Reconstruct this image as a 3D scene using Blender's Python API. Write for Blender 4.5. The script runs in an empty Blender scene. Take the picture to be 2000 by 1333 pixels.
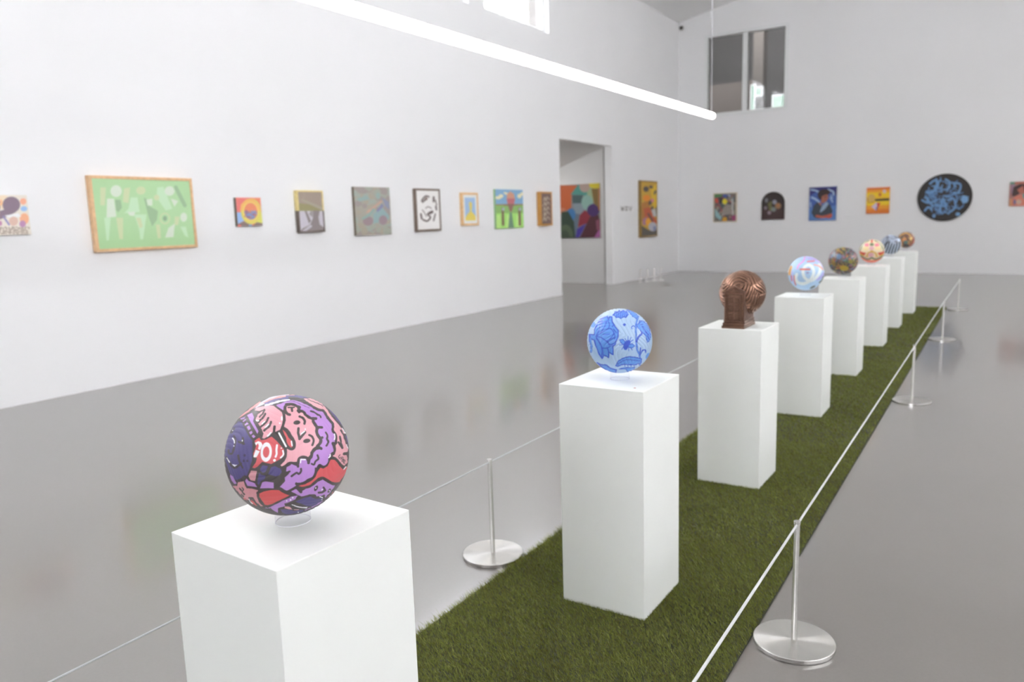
import bpy, bmesh, math, random
import numpy as np
from mathutils import Vector, Matrix

random.seed(7)
rng = np.random.default_rng(7)
SC = bpy.context.scene
COL = SC.collection
PI = math.pi

# ------------------------------------------------------------------ camera
EYE = np.array([0.0, 0.0, 1.5325])
ROT = np.array([[0.8444, 0.5348, -0.0313], [-0.0568, 0.1475, 0.9874], [-0.5327, 0.8320, -0.1549]])
ROT[0] /= np.linalg.norm(ROT[0]); ROT[2] -= ROT[0] * (ROT[0] @ ROT[2]); ROT[2] /= np.linalg.norm(ROT[2])
ROT[1] = np.cross(ROT[0], ROT[2]) * -1.0
if ROT[1][2] < 0: ROT[1] *= -1
FPX = 1508.5
cam_data = bpy.data.cameras.new('camera')
cam_data.sensor_width = 36.0
cam_data.lens = FPX / 2000 * 36.0
cam_data.clip_start = 0.05
cam_data.dof.use_dof = True
cam_data.dof.focus_distance = 2.0
cam_data.dof.aperture_fstop = 3.3
cam = bpy.data.objects.new('camera', cam_data)
COL.objects.link(cam)
cam.matrix_world = Matrix(((ROT[0][0], ROT[1][0], -ROT[2][0], EYE[0]), (ROT[0][1], ROT[1][1], -ROT[2][1], EYE[1]),
                           (ROT[0][2], ROT[1][2], -ROT[2][2], EYE[2]), (0, 0, 0, 1)))
SC.camera = cam

# ------------------------------------------------------------------ daylight, exposure
SC.view_settings.view_transform = 'Standard'
SC.view_settings.look = 'None'
SC.view_settings.gamma = 1.0
SC.view_settings.exposure = 0.81
SC.view_settings.use_curve_mapping = False
SC.cycles.use_denoising = True
SC.cycles.max_bounces = 12
SC.cycles.diffuse_bounces = 8
SC.cycles.glossy_bounces = 4
SC.cycles.transmission_bounces = 8
SC.cycles.transparent_max_bounces = 12
SC.cycles.caustics_reflective = False
SC.cycles.caustics_refractive = False
SKY = 16.0
TUBE = 8.0
world = bpy.data.worlds.new('overcast_sky')
SC.world = world
world.use_nodes = True
bg = world.node_tree.nodes['Background']
bg.inputs[0].default_value = (0.935, 0.957, 0.992, 1)
bg.inputs[1].default_value = SKY

# ------------------------------------------------------------------ helpers
def s2l(c):
    c = np.asarray(c, float) / 255.0
    return np.where(c <= 0.04045, c / 12.92, ((c + 0.055) / 1.055) ** 2.4)
def l2s(c):
    c = np.clip(c, 0, 1)
    return np.where(c <= 0.0031308, c * 12.92, 1.055 * c ** (1 / 2.4) - 0.055)

def node(nt, t, **kw):
    n = nt.nodes.new(t)
    for k, v in kw.items(): setattr(n, k, v)
    return n

def material(name, rgb, rough=0.5, metal=0.0, spec=0.5, noise=0.0, nscale=8.0, bump=0.0, bscale=60.0, coat=0.0):
    """Principled material with a procedural colour mottle and a fine relief; rgb is 0-255 sRGB."""
    m = bpy.data.materials.new(name); m.use_nodes = True
    nt = m.node_tree; b = nt.nodes['Principled BSDF']
    col = (*s2l(rgb), 1)
    b.inputs['Base Color'].default_value = col
    b.inputs['Roughness'].default_value = rough
    b.inputs['Metallic'].default_value = metal
    b.inputs['Specular IOR Level'].default_value = spec
    b.inputs['Coat Weight'].default_value = coat
    tc = node(nt, 'ShaderNodeTexCoord')
    if noise > 0:
        n = node(nt, 'ShaderNodeTexNoise'); n.inputs['Scale'].default_value = nscale; n.inputs['Detail'].default_value = 5
        nt.links.new(tc.outputs['Object'], n.inputs['Vector'])
        r = node(nt, 'ShaderNodeMapRange')
        r.inputs['From Min'].default_value = 0.3; r.inputs['From Max'].default_value = 0.7
        r.inputs['To Min'].default_value = 1 - noise; r.inputs['To Max'].default_value = 1 + noise
        nt.links.new(n.outputs['Fac'], r.inputs['Value'])
        x = node(nt, 'ShaderNodeMix', data_type='RGBA', blend_type='MULTIPLY')
        x.inputs['Factor'].default_value = 1.0
        x.inputs['A'].default_value = col
        nt.links.new(r.outputs['Result'], x.inputs['B'])
        nt.links.new(x.outputs['Result'], b.inputs['Base Color'])
    if bump > 0:
        n2 = node(nt, 'ShaderNodeTexNoise'); n2.inputs['Scale'].default_value = bscale; n2.inputs['Detail'].default_value = 3
        nt.links.new(tc.outputs['Object'], n2.inputs['Vector'])
        bp = node(nt, 'ShaderNodeBump'); bp.inputs['Strength'].default_value = bump; bp.inputs['Distance'].default_value = 0.002
        nt.links.new(n2.outputs['Fac'], bp.inputs['Height'])
        nt.links.new(bp.outputs['Normal'], b.inputs['Normal'])
    return m

def emitter(name, rgb, strength):
    m = bpy.data.materials.new(name); m.use_nodes = True
    nt = m.node_tree; nt.nodes.remove(nt.nodes['Principled BSDF'])
    e = node(nt, 'ShaderNodeEmission'); e.inputs[0].default_value = (*s2l(rgb), 1); e.inputs[1].default_value = strength
    nt.links.new(e.outputs[0], nt.nodes['Material Output'].inputs[0])
    return m

def pane_glass(name, refl=0.5, tint=(1, 1, 1), rough=0.0):
    m = bpy.data.materials.new(name); m.use_nodes = True
    nt = m.node_tree; nt.nodes.remove(nt.nodes['Principled BSDF'])
    t = node(nt, 'ShaderNodeBsdfTransparent'); t.inputs[0].default_value = (*tint, 1)
    g = node(nt, 'ShaderNodeBsdfGlossy'); g.inputs['Roughness'].default_value = rough
    fr = node(nt, 'ShaderNodeFresnel'); fr.inputs[0].default_value = 1.5
    mul = node(nt, 'ShaderNodeMath', operation='MULTIPLY'); mul.inputs[1].default_value = refl
    mx = node(nt, 'ShaderNodeMixShader')
    nt.links.new(fr.outputs[0], mul.inputs[0]); nt.links.new(mul.outputs[0], mx.inputs[0])
    nt.links.new(t.outputs[0], mx.inputs[1]); nt.links.new(g.outputs[0], mx.inputs[2])
    nt.links.new(mx.outputs[0], nt.nodes['Material Output'].inputs[0])
    return m

def art_material(name, img, rough=0.6, coat=0.0, spec=0.4):
    m = bpy.data.materials.new(name); m.use_nodes = True
    nt = m.node_tree; b = nt.nodes['Principled BSDF']
    t = node(nt, 'ShaderNodeTexImage'); t.image = img; t.extension = 'EXTEND'
    uv = node(nt, 'ShaderNodeUVMap'); uv.uv_map = 'UVMap'
    nt.links.new(uv.outputs[0], t.inputs[0])
    nt.links.new(t.outputs[0], b.inputs['Base Color'])
    b.inputs['Roughness'].default_value = rough
    b.inputs['Specular IOR Level'].default_value = spec
    b.inputs['Coat Weight'].default_value = coat
    b.inputs['Coat Roughness'].default_value = 0.15
    n2 = node(nt, 'ShaderNodeTexNoise'); n2.inputs['Scale'].default_value = 90
    tc = node(nt, 'ShaderNodeTexCoord'); nt.links.new(tc.outputs['Object'], n2.inputs['Vector'])
    bp = node(nt, 'ShaderNodeBump'); bp.inputs['Strength'].default_value = 0.12; bp.inputs['Distance'].default_value = 0.001
    nt.links.new(n2.outputs['Fac'], bp.inputs['Height']); nt.links.new(bp.outputs['Normal'], b.inputs['Normal'])
    return m

def link(name, me, mats=(), parent=None, loc=(0, 0, 0)):
    o = bpy.data.objects.new(name, me); COL.objects.link(o)
    for m in (mats if isinstance(mats, (list, tuple)) else [mats]): me.materials.append(m)
    o.location = loc
    if parent is not None: o.parent = parent
    return o

def from_bm(name, bm, mats, parent=None, loc=(0, 0, 0), smooth=False):
    me = bpy.data.meshes.new(name)
    bmesh.ops.recalc_face_normals(bm, faces=bm.faces)
    bm.to_mesh(me); bm.free()
    if smooth:
        for p in me.polygons: p.use_smooth = True
    return link(name, me, mats, parent, loc)

def thing(name, label, cat, loc=(0, 0, 0), group=None):
    o = bpy.data.objects.new(name, None); COL.objects.link(o)
    o.empty_display_size = 0.1
    o.location = loc
    return tag(o, label, cat, group)
def tag(o, label, cat, group=None):
    o['label'] = label; o['category'] = cat
    if group: o['group'] = group
    return o
def structure(o):
    o['kind'] = 'structure'; return o

def add_box(bm, x0, x1, y0, y1, z0, z1, mi=0):
    vs = [bm.verts.new(p) for p in ((x0, y0, z0), (x1, y0, z0), (x1, y1, z0), (x0, y1, z0), (x0, y0, z1), (x1, y0, z1), (x1, y1, z1), (x0, y1, z1))]
    fs = []
    for f in ((0, 3, 2, 1), (4, 5, 6, 7), (0, 1, 5, 4), (1, 2, 6, 5), (2, 3, 7, 6), (3, 0, 4, 7)):
        fc = bm.faces.new([vs[i] for i in f]); fc.material_index = mi; fs.append(fc)
    return vs, fs
def box_bm(x0, x1, y0, y1, z0, z1, bev=0.0, seg=2):
    bm = bmesh.new(); add_box(bm, x0, x1, y0, y1, z0, z1)
    if bev > 0: bmesh.ops.bevel(bm, geom=list(bm.edges), offset=bev, segments=seg, profile=0.5, affect='EDGES')
    return bm
def box(name, dims, mats, parent=None, loc=(0, 0, 0), bev=0.0, seg=2):
    return from_bm(name, box_bm(*dims, bev, seg), mats, parent, loc)
def prism_bm(pts, y0, y1, bev=0.0):
    """outline of (x, z) points extruded along y"""
    bm = bmesh.new()
    a = [bm.verts.new((x, y0, z)) for x, z in pts]; b = [bm.verts.new((x, y1, z)) for x, z in pts]
    n = len(pts)
    bm.faces.new(a); bm.faces.new(b[::-1])
    for i in range(n): bm.faces.new((a[i], b[i], b[(i + 1) % n], a[(i + 1) % n]))
    if bev > 0: bmesh.ops.bevel(bm, geom=list(bm.edges), offset=bev, segments=2, profile=0.5, affect='EDGES')
    return bm
def lathe_bm(profile, seg=48, cap=True):
    bm = bmesh.new(); rings = []
    for r, z in profile:
        if r < 1e-6: rings.append([bm.verts.new((0, 0, z))])
        else: rings.append([bm.verts.new((r * math.cos(2 * PI * i / seg), r * math.sin(2 * PI * i / seg), z)) for i in range(seg)])
    for A, B in zip(rings, rings[1:]):
        for i in range(seg):
            j = (i + 1) % seg
            a = [A[i % len(A)], A[j % len(A)], B[j % len(B)], B[i % len(B)]]
            u = []
            for v in a:
                if v not in u: u.append(v)
            if len(u) > 2: bm.faces.new(u)
    return bm
def tube_bm(pts, r, seg=12, round_ends=False):
    bm = bmesh.new(); pts = [Vector(p) for p in pts]; rings = []
    t0 = (pts[1] - pts[0]).normalized(); up = Vector((0, 0, 1)) if abs(t0.z) < 0.9 else Vector((1, 0, 0))
    if round_ends:
        P = []; n = 6
        for k in range(n): a = PI / 2 * k / n; P.append((pts[0] - t0 * r * math.cos(a), r * max(math.sin(a), 0.02)))
        P += [(p, r) for p in pts]
        t1 = (pts[-1] - pts[-2]).normalized()
        for k in range(n - 1, -1, -1): a = PI / 2 * k / n; P.append((pts[-1] + t1 * r * math.cos(a), r * max(math.sin(a), 0.02)))
    else: P = [(p, r) for p in pts]
    for i, (p, rr) in enumerate(P):
        a = P[max(i - 1, 0)][0]; b = P[min(i + 1, len(P) - 1)][0]
        t = (b - a).normalized(); s = t.cross(up).normalized(); u = s.cross(t)
        rings.append([bm.verts.new(p + (s * math.cos(2 * PI * k / seg) + u * math.sin(2 * PI * k / seg)) * rr) for k in range(seg)])
    for A, B in zip(rings, rings[1:]):
        for k in range(seg): bm.faces.new((A[k], A[(k + 1) % seg], B[(k + 1) % seg], B[k]))
    bm.faces.new(rings[0][::-1]); bm.faces.new(rings[-1])
    return bm

# ------------------------------------------------------------------ painter: vector shapes rasterised into an image in memory
def px_of(P):
    q = (P - EYE) @ ROT.T
    return 1000 + FPX * q[..., 0] / q[..., 2], 666.5 - FPX * q[..., 1] / q[..., 2]
class Brush:
    """Evaluates flat painted shapes at sample points X, Y (shape coordinates)."""
    def __init__(s, X, Y, base, soft=1.5):
        s.X, s.Y = X.ravel(), Y.ravel(); s.C = np.tile(np.asarray(base, float), (s.X.size, 1)); s.soft = soft
    def put(s, idx, d, col):
        a = np.clip(0.5 - d / s.soft, 0, 1)[:, None]
        s.C[idx] = s.C[idx] * (1 - a) + np.asarray(col, float) * a
    def near(s, pts, pad):
        p = np.asarray(pts, float); lo = p.min(0) - pad; hi = p.max(0) + pad
        return np.nonzero((s.X >= lo[0]) & (s.X <= hi[0]) & (s.Y >= lo[1]) & (s.Y <= hi[1]))[0]
    def segdist(s, x, y, a, b):
        d = np.subtract(b, a); L = d @ d + 1e-9
        t = np.clip(((x - a[0]) * d[0] + (y - a[1]) * d[1]) / L, 0, 1)
        return np.hypot(x - a[0] - t * d[0], y - a[1] - t * d[1])
    def p(s, col, pts, ol=None, ow=0):
        i = s.near(pts, s.soft + ow)
        if not i.size: return
        x, y = s.X[i], s.Y[i]; ins = np.zeros(i.size, bool); dd = np.full(i.size, 1e9)
        for a, b in zip(pts, pts[1:] + pts[:1]):
            c = (a[1] > y) != (b[1] > y)
            if a[1] != b[1]: ins ^= c & (x < (b[0] - a[0]) * (y - a[1]) / (b[1] - a[1]) + a[0])
            dd = np.minimum(dd, s.segdist(x, y, a, b))
        s.put(i, np.where(ins, -dd, dd), col)
        if ol is not None: s.put(i, dd - ow / 2, ol)
    def s(s, col, w, pts):
        i = s.near(pts, w / 2 + s.soft)
        if not i.size: return
        x, y = s.X[i], s.Y[i]; dd = np.full(i.size, 1e9)
        for a, b in zip(pts, pts[1:]): dd = np.minimum(dd, s.segdist(x, y, a, b))
        s.put(i, dd - w / 2, col)
    def e(s, col, cx, cy, rx, ry, rot=0, ring=0):
        R = max(rx, ry) + ring
        i = s.near([(cx - R, cy - R), (cx + R, cy + R)], s.soft)
        if not i.size: return
        c, n = math.cos(math.radians(rot)), math.sin(math.radians(rot))
        x, y = s.X[i] - cx, s.Y[i] - cy
        u, v = (c * x + n * y) / rx, (-n * x + c * y) / ry
        d = (np.hypot(u, v) - 1) * min(rx, ry)
        s.put(i, np.abs(d) - ring / 2 if ring else d, col)
    def curve(s, col, w, pts):
        """smooth stroke through the points"""
        P = [np.array(p, float) for p in pts]; out = []
        for k in range(len(P) - 1):
            p0, p1, p2, p3 = P[max(k - 1, 0)], P[k], P[k + 1], P[min(k + 2, len(P) - 1)]
            for t in np.linspace(0, 1, 7)[: None if k == len(P) - 2 else -1]:
                out.append(tuple(0.5 * (2 * p1 + (p2 - p0) * t + (2 * p0 - 5 * p1 + 4 * p2 - p3) * t * t + (3 * p1 - p0 - 3 * p2 + p3) * t ** 3)))
        s.s(col, w, out)

def make_image(name, C, w, h, gain=1.0, lift=0.0):
    lin = np.clip((s2l(C) - lift) * gain, 0.004, 0.95)
    px = np.ones((h * w, 4), np.float32); px[:, :3] = l2s(lin)
    im = bpy.data.images.new(name, w, h); im.pixels.foreach_set(px.ravel()); im.update(); im.pack()
    return im

# ------------------------------------------------------------------ materials
M_wall = material('white_wall_paint', (241, 241, 242), 0.75, spec=0.25, noise=0.012, nscale=0.7, bump=0.05, bscale=180)
M_ceil = material('ceiling_paint', (240, 240, 240), 0.85, spec=0.2, noise=0.01, nscale=0.5)
M_plinth = material('plinth_white_lacquer', (238, 240, 236), 0.45, spec=0.4, noise=0.008, nscale=6, bump=0.03, bscale=250)
M_frame_white = material('window_frame_white', (235, 237, 237), 0.5, noise=0.01)
M_bronze = material('cast_bronze', (140, 107, 90), 0.24, metal=0.92, noise=0.2, nscale=22, bump=0.35, bscale=120)
M_bronze_dark = material('cast_bronze_patina', (116, 88, 74), 0.42, metal=0.8, noise=0.25, nscale=40, bump=0.4, bscale=120)
nt = M_bronze.node_tree; b = nt.nodes['Principled BSDF']; src = b.inputs['Base Color'].links[0].from_socket
at_ = node(nt, 'ShaderNodeAttribute', attribute_name='patina'); pmx = node(nt, 'ShaderNodeMix', data_type='RGBA')
pmx.inputs['B'].default_value = (*s2l((84, 62, 52)), 1)
nt.links.new(at_.outputs['Fac'], pmx.inputs['Factor']); nt.links.new(src, pmx.inputs['A']); nt.links.new(pmx.outputs['Result'], b.inputs['Base Color'])
M_cord = material('elastic_cord', (205, 206, 206), 0.6, noise=0.05, nscale=200)
M_cord_thin = material('barrier_cord_grey', (186, 188, 190), 0.6, noise=0.05, nscale=200)
M_dark = material('dark_plastic', (60, 56, 52), 0.5, noise=0.05)
M_red = material('red_sticker', (190, 90, 80), 0.6, noise=0.03)
M_cable = material('suspension_cable', (190, 190, 195), 0.4, metal=0.3, noise=0.02)
M_lamp_cap = material('lamp_cap_white', (240, 240, 240), 0.4, noise=0.01)
M_tube = emitter('lamp_diffuser_lit', (255, 252, 246), TUBE)
M_glass = pane_glass('window_glass', 0.7, (0.99, 0.985, 0.99))

# polished concrete floor
M_floor = material('polished_concrete', (150, 146, 141), 0.2, spec=1.0, coat=0.75)
M_floor.node_tree.nodes['Principled BSDF'].inputs['Coat Roughness'].default_value = 0.1
M_floor.node_tree.nodes['Principled BSDF'].inputs['Coat IOR'].default_value = 1.5
nt = M_floor.node_tree; b = nt.nodes['Principled BSDF']; tc = [n for n in nt.nodes if n.type == 'TEX_COORD'][0]
n1 = node(nt, 'ShaderNodeTexNoise'); n1.inputs['Scale'].default_value = 0.9; n1.inputs['Detail'].default_value = 8; n1.inputs['Roughness'].default_value = 0.62
n2 = node(nt, 'ShaderNodeTexNoise'); n2.inputs['Scale'].default_value = 90; n2.inputs['Detail'].default_value = 2
rp = node(nt, 'ShaderNodeValToRGB')
rp.color_ramp.elements[0].position = 0.3; rp.color_ramp.elements[0].color = (*s2l((116, 111, 107)), 1)
rp.color_ramp.elements[1].position = 0.72; rp.color_ramp.elements[1].color = (*s2l((122, 116, 112)), 1)
mx = node(nt, 'ShaderNodeMix', data_type='RGBA', blend_type='MULTIPLY'); mx.inputs['Factor'].default_value = 0.12
for n in (n1, n2): nt.links.new(tc.outputs['Object'], n.inputs['Vector'])
nt.links.new(n1.outputs['Fac'], rp.inputs['Fac']); nt.links.new(rp.outputs['Color'], mx.inputs['A']); nt.links.new(n2.outputs['Fac'], mx.inputs['B'])
nt.links.new(mx.outputs['Result'], b.inputs['Base Color'])
rr = node(nt, 'ShaderNodeMapRange'); rr.inputs['To Min'].default_value = 0.285; rr.inputs['To Max'].default_value = 0.31
nt.links.new(n1.outputs['Fac'], rr.inputs['Value']); nt.links.new(rr.outputs['Result'], b.inputs['Roughness'])

# brushed steel, turned on a lathe: anisotropy around the object's own axis
def steel(name, rings, rough):
    m = material(name, (208, 206, 202), rough, metal=1.0)
    nt = m.node_tree; b = nt.nodes['Principled BSDF']
    tc = [n for n in nt.nodes if n.type == 'TEX_COORD'][0]
    w = node(nt, 'ShaderNodeTexWave', wave_type='RINGS' if rings else 'BANDS')
    if rings: w.rings_direction = 'Z'
    else: w.bands_direction = 'Z'
    w.inputs['Scale'].default_value = 160.0; w.inputs['Distortion'].default_value = 0.4; w.inputs['Detail'].default_value = 2.0
    bp = node(nt, 'ShaderNodeBump'); bp.inputs['Strength'].default_value = 0.6; bp.inputs['Distance'].default_value = 0.0005
    nt.links.new(tc.outputs['Object'], w.inputs['Vector']); nt.links.new(w.outputs['Fac'], bp.inputs['Height']); nt.links.new(bp.outputs['Normal'], b.inputs['Normal'])
    return m
M_steel_disc = steel('turned_steel', True, 0.25)
M_steel_post = steel('brushed_steel_tube', False, 0.25)

# ------------------------------------------------------------------ room shell
XL, XR, YB, YF = -7.537, 7.5, 20.356, -14.0
EAVE, SLOPE = 6.485, 0.208
WT = 0.182                    # wall thickness
def wall_bm_yz(x0, x1, ya, yb, z0, z1, holes):
    """upright wall in the y-z plane with rectangular holes"""
    ys = sorted({ya, yb, *[h[0] for h in holes], *[h[1] for h in holes]}); zs = sorted({z0, z1, *[h[2] for h in holes], *[h[3] for h in holes]})
    bm = bmesh.new(); V = {}
    def v(x, y, z):
        k = (round(x, 5), round(y, 5), round(z, 5))
        if k not in V: V[k] = bm.verts.new(k)
        return V[k]
    solid = lambda i, j: 0 <= i < len(ys) - 1 and 0 <= j < len(zs) - 1 and not any(h[0] - 1e-6 <= ys[i] and ys[i + 1] <= h[1] + 1e-6 and h[2] - 1e-6 <= zs[j] and zs[j + 1] <= h[3] + 1e-6 for h in holes)
    for i in range(len(ys) - 1):
        for j in range(len(zs) - 1):
            if not solid(i, j): continue
            a, c, d, e = ys[i], ys[i + 1], zs[j], zs[j + 1]
            for x in (x0, x1): bm.faces.new([v(x, a, d), v(x, c, d), v(x, c, e), v(x, a, e)])
            for (di, dj, q) in ((-1, 0, ((a, d), (a, e))), (1, 0, ((c, d), (c, e))), (0, -1, ((a, d), (c, d))), (0, 1, ((a, e), (c, e)))):
                if not solid(i + di, j + dj):
                    (p, r), (s_, t) = q
                    bm.faces.new([v(x0, p, r), v(x1, p, r), v(x1, s_, t), v(x0, s_, t)])
    return bm
WIN = [(11.25 - 2.61 * k, 13.41 - 2.61 * k) for k in range(7)]
WZ0, WZ1 = 5.0, 6.12
DOOR = (13.72, 16.14, 0.0, 3.085)
structure(from_bm('floor', box_bm(-16, 9, YF - 0.2, 31, -0.15, 0.0), M_floor))
structure(from_bm('wall_left', wall_bm_yz(XL - WT, XL, YF, YB, 0, EAVE, [(a, c, WZ0, WZ1) for a, c in WIN] + [DOOR]), M_wall))
structure(from_bm('wall_right', wall_bm_yz(XR, XR + WT, YF, YB, 0, EAVE, [(a, c, WZ0, WZ1) for a, c in WIN]), M_wall))
RIDGE = EAVE + SLOPE * (XR - XL) / 2; XM = (XL + XR) / 2
WB = (-6.79, -4.80, 4.07, 6.02)        # window high in the back wall
def gable_bm(y0, y1, hole=None):
    bm = bmesh.new()
    def quad(x0, x1, z00, z01, z10, z11):
        vs = [[bm.verts.new((x, y, z)) for x, z in ((x0, z00), (x1, z10), (x1, z11), (x0, z01))] for y in (y0, y1)]
        bm.faces.new(vs[0]); bm.faces.new(vs[1][::-1])
        for i in range(4): bm.faces.new((vs[0][i], vs[1][i], vs[1][(i + 1) % 4], vs[0][(i + 1) % 4]))
    top = lambda x: EAVE + SLOPE * (x - XL if x < XM else XR - x)
    L_, R_ = XL - WT, XR + WT
    if hole:
        hx0, hx1, hz0, hz1 = hole
        quad(L_, hx0, 0, top(L_), 0, top(hx0)); quad(hx0, hx1, 0, hz0, 0, hz0)
        if hx1 > XM:
            quad(hx0, XM, hz1, top(hx0), hz1, top(XM)); quad(XM, hx1, hz1, top(XM), hz1, top(hx1)); quad(hx1, R_, 0, top(hx1), 0, top(R_))
            return bm
        quad(hx0, hx1, hz1, top(hx0), hz1, top(hx1)); quad(hx1, XM, 0, top(hx1), 0, top(XM))
    else: quad(L_, XM, 0, top(L_), 0, top(XM))
    quad(XM, R_, 0, top(XM), 0, top(R_))
    return bm
structure(from_bm('wall_back', gable_bm(YB, YB + 0.2, WB), M_wall))
FW = (-2.4, 2.4, 2.2, 4.6)  # opening for the added fill window
structure(from_bm('wall_front', gable_bm(YF - 0.2, YF, FW), M_wall))
def slab_bm(x0, z0, x1, z1, y0, y1, t):
    bm = bmesh.new(); vs = [[bm.verts.new(p) for p in ((x0, y, z0), (x1, y, z1), (x1, y, z1 + t), (x0, y, z0 + t))] for y in (y0, y1)]
    bm.faces.new(vs[0]); bm.faces.new(vs[1][::-1])
    for i in range(4): bm.faces.new((vs[0][i], vs[1][i], vs[1][(i + 1) % 4], vs[0][(i + 1) % 4]))
    return bm
bm = slab_bm(XL - 0.4, EAVE - SLOPE * 0.4, XM, RIDGE, YF - 0.3, YB + 0.3, 0.15)
bm2 = slab_bm(XM, RIDGE, XR + 0.4, EAVE - SLOPE * 0.4, YF - 0.3, YB + 0.3, 0.15)
me = bpy.data.meshes.new('tmp'); bm2.to_mesh(me); bm2.free(); bm.from_mesh(me); bpy.data.meshes.remove(me)
structure(from_bm('ceiling', bm, M_ceil))

# adjoining room beyond the doorway: wall with the big painting, sloped lean-to ceiling
AX, AY0, AY1 = -14.5, 6.5, 16.441
structure(box('wall_side_room_back', (AX, XL - WT, AY1, AY1 + 0.15, 0, 3.6), M_wall))
structure(box('wall_side_room_front', (AX, XL - WT, AY0 - 0.15, AY0, 0, 3.6), M_wall))
structure(box('wall_side_room_left', (AX - 0.15, AX, AY0 - 0.15, AY1 + 0.15, 0, 3.6), M_wall))
structure(from_bm('ceiling_side_room', slab_bm(AX - 0.15, 3.165 - 0.335 * (XL - WT - AX + 0.15) * 0.36 - 0.0, -9.6, 2.52, AY0 - 0.15, AY1 + 0.15, 0.12), M_ceil))
structure(from_bm('ceiling_side_room_slope', slab_bm(-9.6, 2.52, XL - WT, 3.15, AY0 - 0.15, AY1 + 0.15, 0.12), M_ceil))

structure(box('trim_1', (XL - WT - 0.022, XL - WT, DOOR[1] - 0.01, DOOR[1] + 0.02, 0, DOOR[3]), material('jamb_strip_grey', (132, 129, 127), 0.6, noise=0.02)))  # thin grey strip along the far edge of the doorway jamb
# high windows
def side_window(name, x, ya, yb, inward):
    w = bpy.data.objects.new(name, None); COL.objects.link(w); structure(w); w.location = (x, ya, WZ0)
    W, H = yb - ya, WZ1 - WZ0; fw, d = 0.075, 0.06
    for nm, dims in (('frame_post', (-d / 2, d / 2, 0, fw, 0, H)), ('frame_post', (-d / 2, d / 2, W - fw, W, 0, H)),
                     ('frame_rail', (-d / 2, d / 2, fw, W - fw, 0, fw)), ('frame_rail', (-d / 2, d / 2, fw, W - fw, H - fw, H))):
        box(nm, dims, M_frame_white, w, bev=0.004)
    box('pane', (-0.004, 0.004, fw, W - fw, fw, H - fw), M_glass, w)
for k, (a, c) in enumerate(WIN):
    side_window('window_%d' % (k + 1), XL - WT + 0.05, a, c, 1)
for k, (a, c) in enumerate(WIN):
    side_window('window_%d' % (k + 9), XR + WT - 0.05, a, c, -1)
# interior window in the back wall
wb = bpy.data.objects.new('window_8', None); COL.objects.link(wb); structure(wb); wb.location = (WB[0], YB, WB[2])
W, H = WB[1] - WB[0], WB[3] - WB[2]
for nm, dims in (('frame_post', (-0.06, 0.03, -0.015, 0.14, -0.06, H + 0.05)), ('frame_post', (W - 0.03, W + 0.06, -0.015, 0.14, -0.06, H + 0.05)),
                 ('frame_rail', (0.03, W - 0.03, -0.015, 0.14, -0.06, 0.03)), ('frame_rail', (0.03, W - 0.03, -0.015, 0.14, H - 0.03, H + 0.05)),
                 ('mullion', (W * 0.495 - 0.06, W * 0.495 + 0.06, -0.01, 0.14, 0.03, H - 0.03))):
    box(nm, dims, M_frame_white, wb, bev=0.005)
box('pane', (0.03, W * 0.495 - 0.06, 0.05, 0.058, 0.03, H - 0.03), M_glass, wb)
box('pane', (W * 0.495 + 0.06, W - 0.03, 0.05, 0.058, 0.03, H - 0.03), M_glass, wb)

# unseen window added behind the camera, fills plinth fronts and back wall
fwin = bpy.data.objects.new('window_16', None); COL.objects.link(fwin); structure(fwin); fwin.location = (FW[0], YF - 0.1, FW[2])
W, H = FW[1] - FW[0], FW[3] - FW[2]
for k in range(6): box('frame_post', (max(0, k * W / 5 - 0.04), min(W, k * W / 5 + 0.04), -0.04, 0.04, 0, H), M_frame_white, fwin, bev=0.004)
for z_ in (0, H - 0.08): box('frame_rail', (0.04, W - 0.04, -0.035, 0.035, z_, z_ + 0.08), M_frame_white, fwin, bev=0.004)
for k in range(5): box('pane', (k * W / 5 + 0.04, (k + 1) * W / 5 - 0.04, -0.004, 0.004, 0.08, H - 0.08), M_glass, fwin)

# upper room behind that window
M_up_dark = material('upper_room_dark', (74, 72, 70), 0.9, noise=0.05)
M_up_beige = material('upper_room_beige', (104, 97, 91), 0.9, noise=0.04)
M_up_lit = emitter('daylit_frosted_pane', (190, 225, 205), 0.5)
UB = 26.0
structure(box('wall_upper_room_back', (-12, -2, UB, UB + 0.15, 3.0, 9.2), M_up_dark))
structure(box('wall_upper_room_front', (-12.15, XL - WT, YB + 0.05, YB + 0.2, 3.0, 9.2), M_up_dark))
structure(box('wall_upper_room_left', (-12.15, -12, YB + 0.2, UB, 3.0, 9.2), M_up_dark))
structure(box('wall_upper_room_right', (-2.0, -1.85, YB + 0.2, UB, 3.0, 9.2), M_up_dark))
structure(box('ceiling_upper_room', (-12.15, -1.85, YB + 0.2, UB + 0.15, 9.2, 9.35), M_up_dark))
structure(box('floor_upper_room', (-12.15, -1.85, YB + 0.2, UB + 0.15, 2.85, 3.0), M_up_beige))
UPPER = []   # furnished after the sizes are known (below)

PW, PD, PH, PZ = 0.3516, 0.3595, 0.9, 0.0072
PL = [(-1.2775, 1.0878, -0.057), (-1.2542, 2.7397, -0.0063), (-1.2565, 4.3665, -0.0102), (-1.2652, 6.1027, 0.0025), (-1.2717, 7.7652, 0), (-1.2684, 9.5302, 0), (-1.2750, 11.0914, 0), (-1.2560, 12.6641, 0)]

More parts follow.
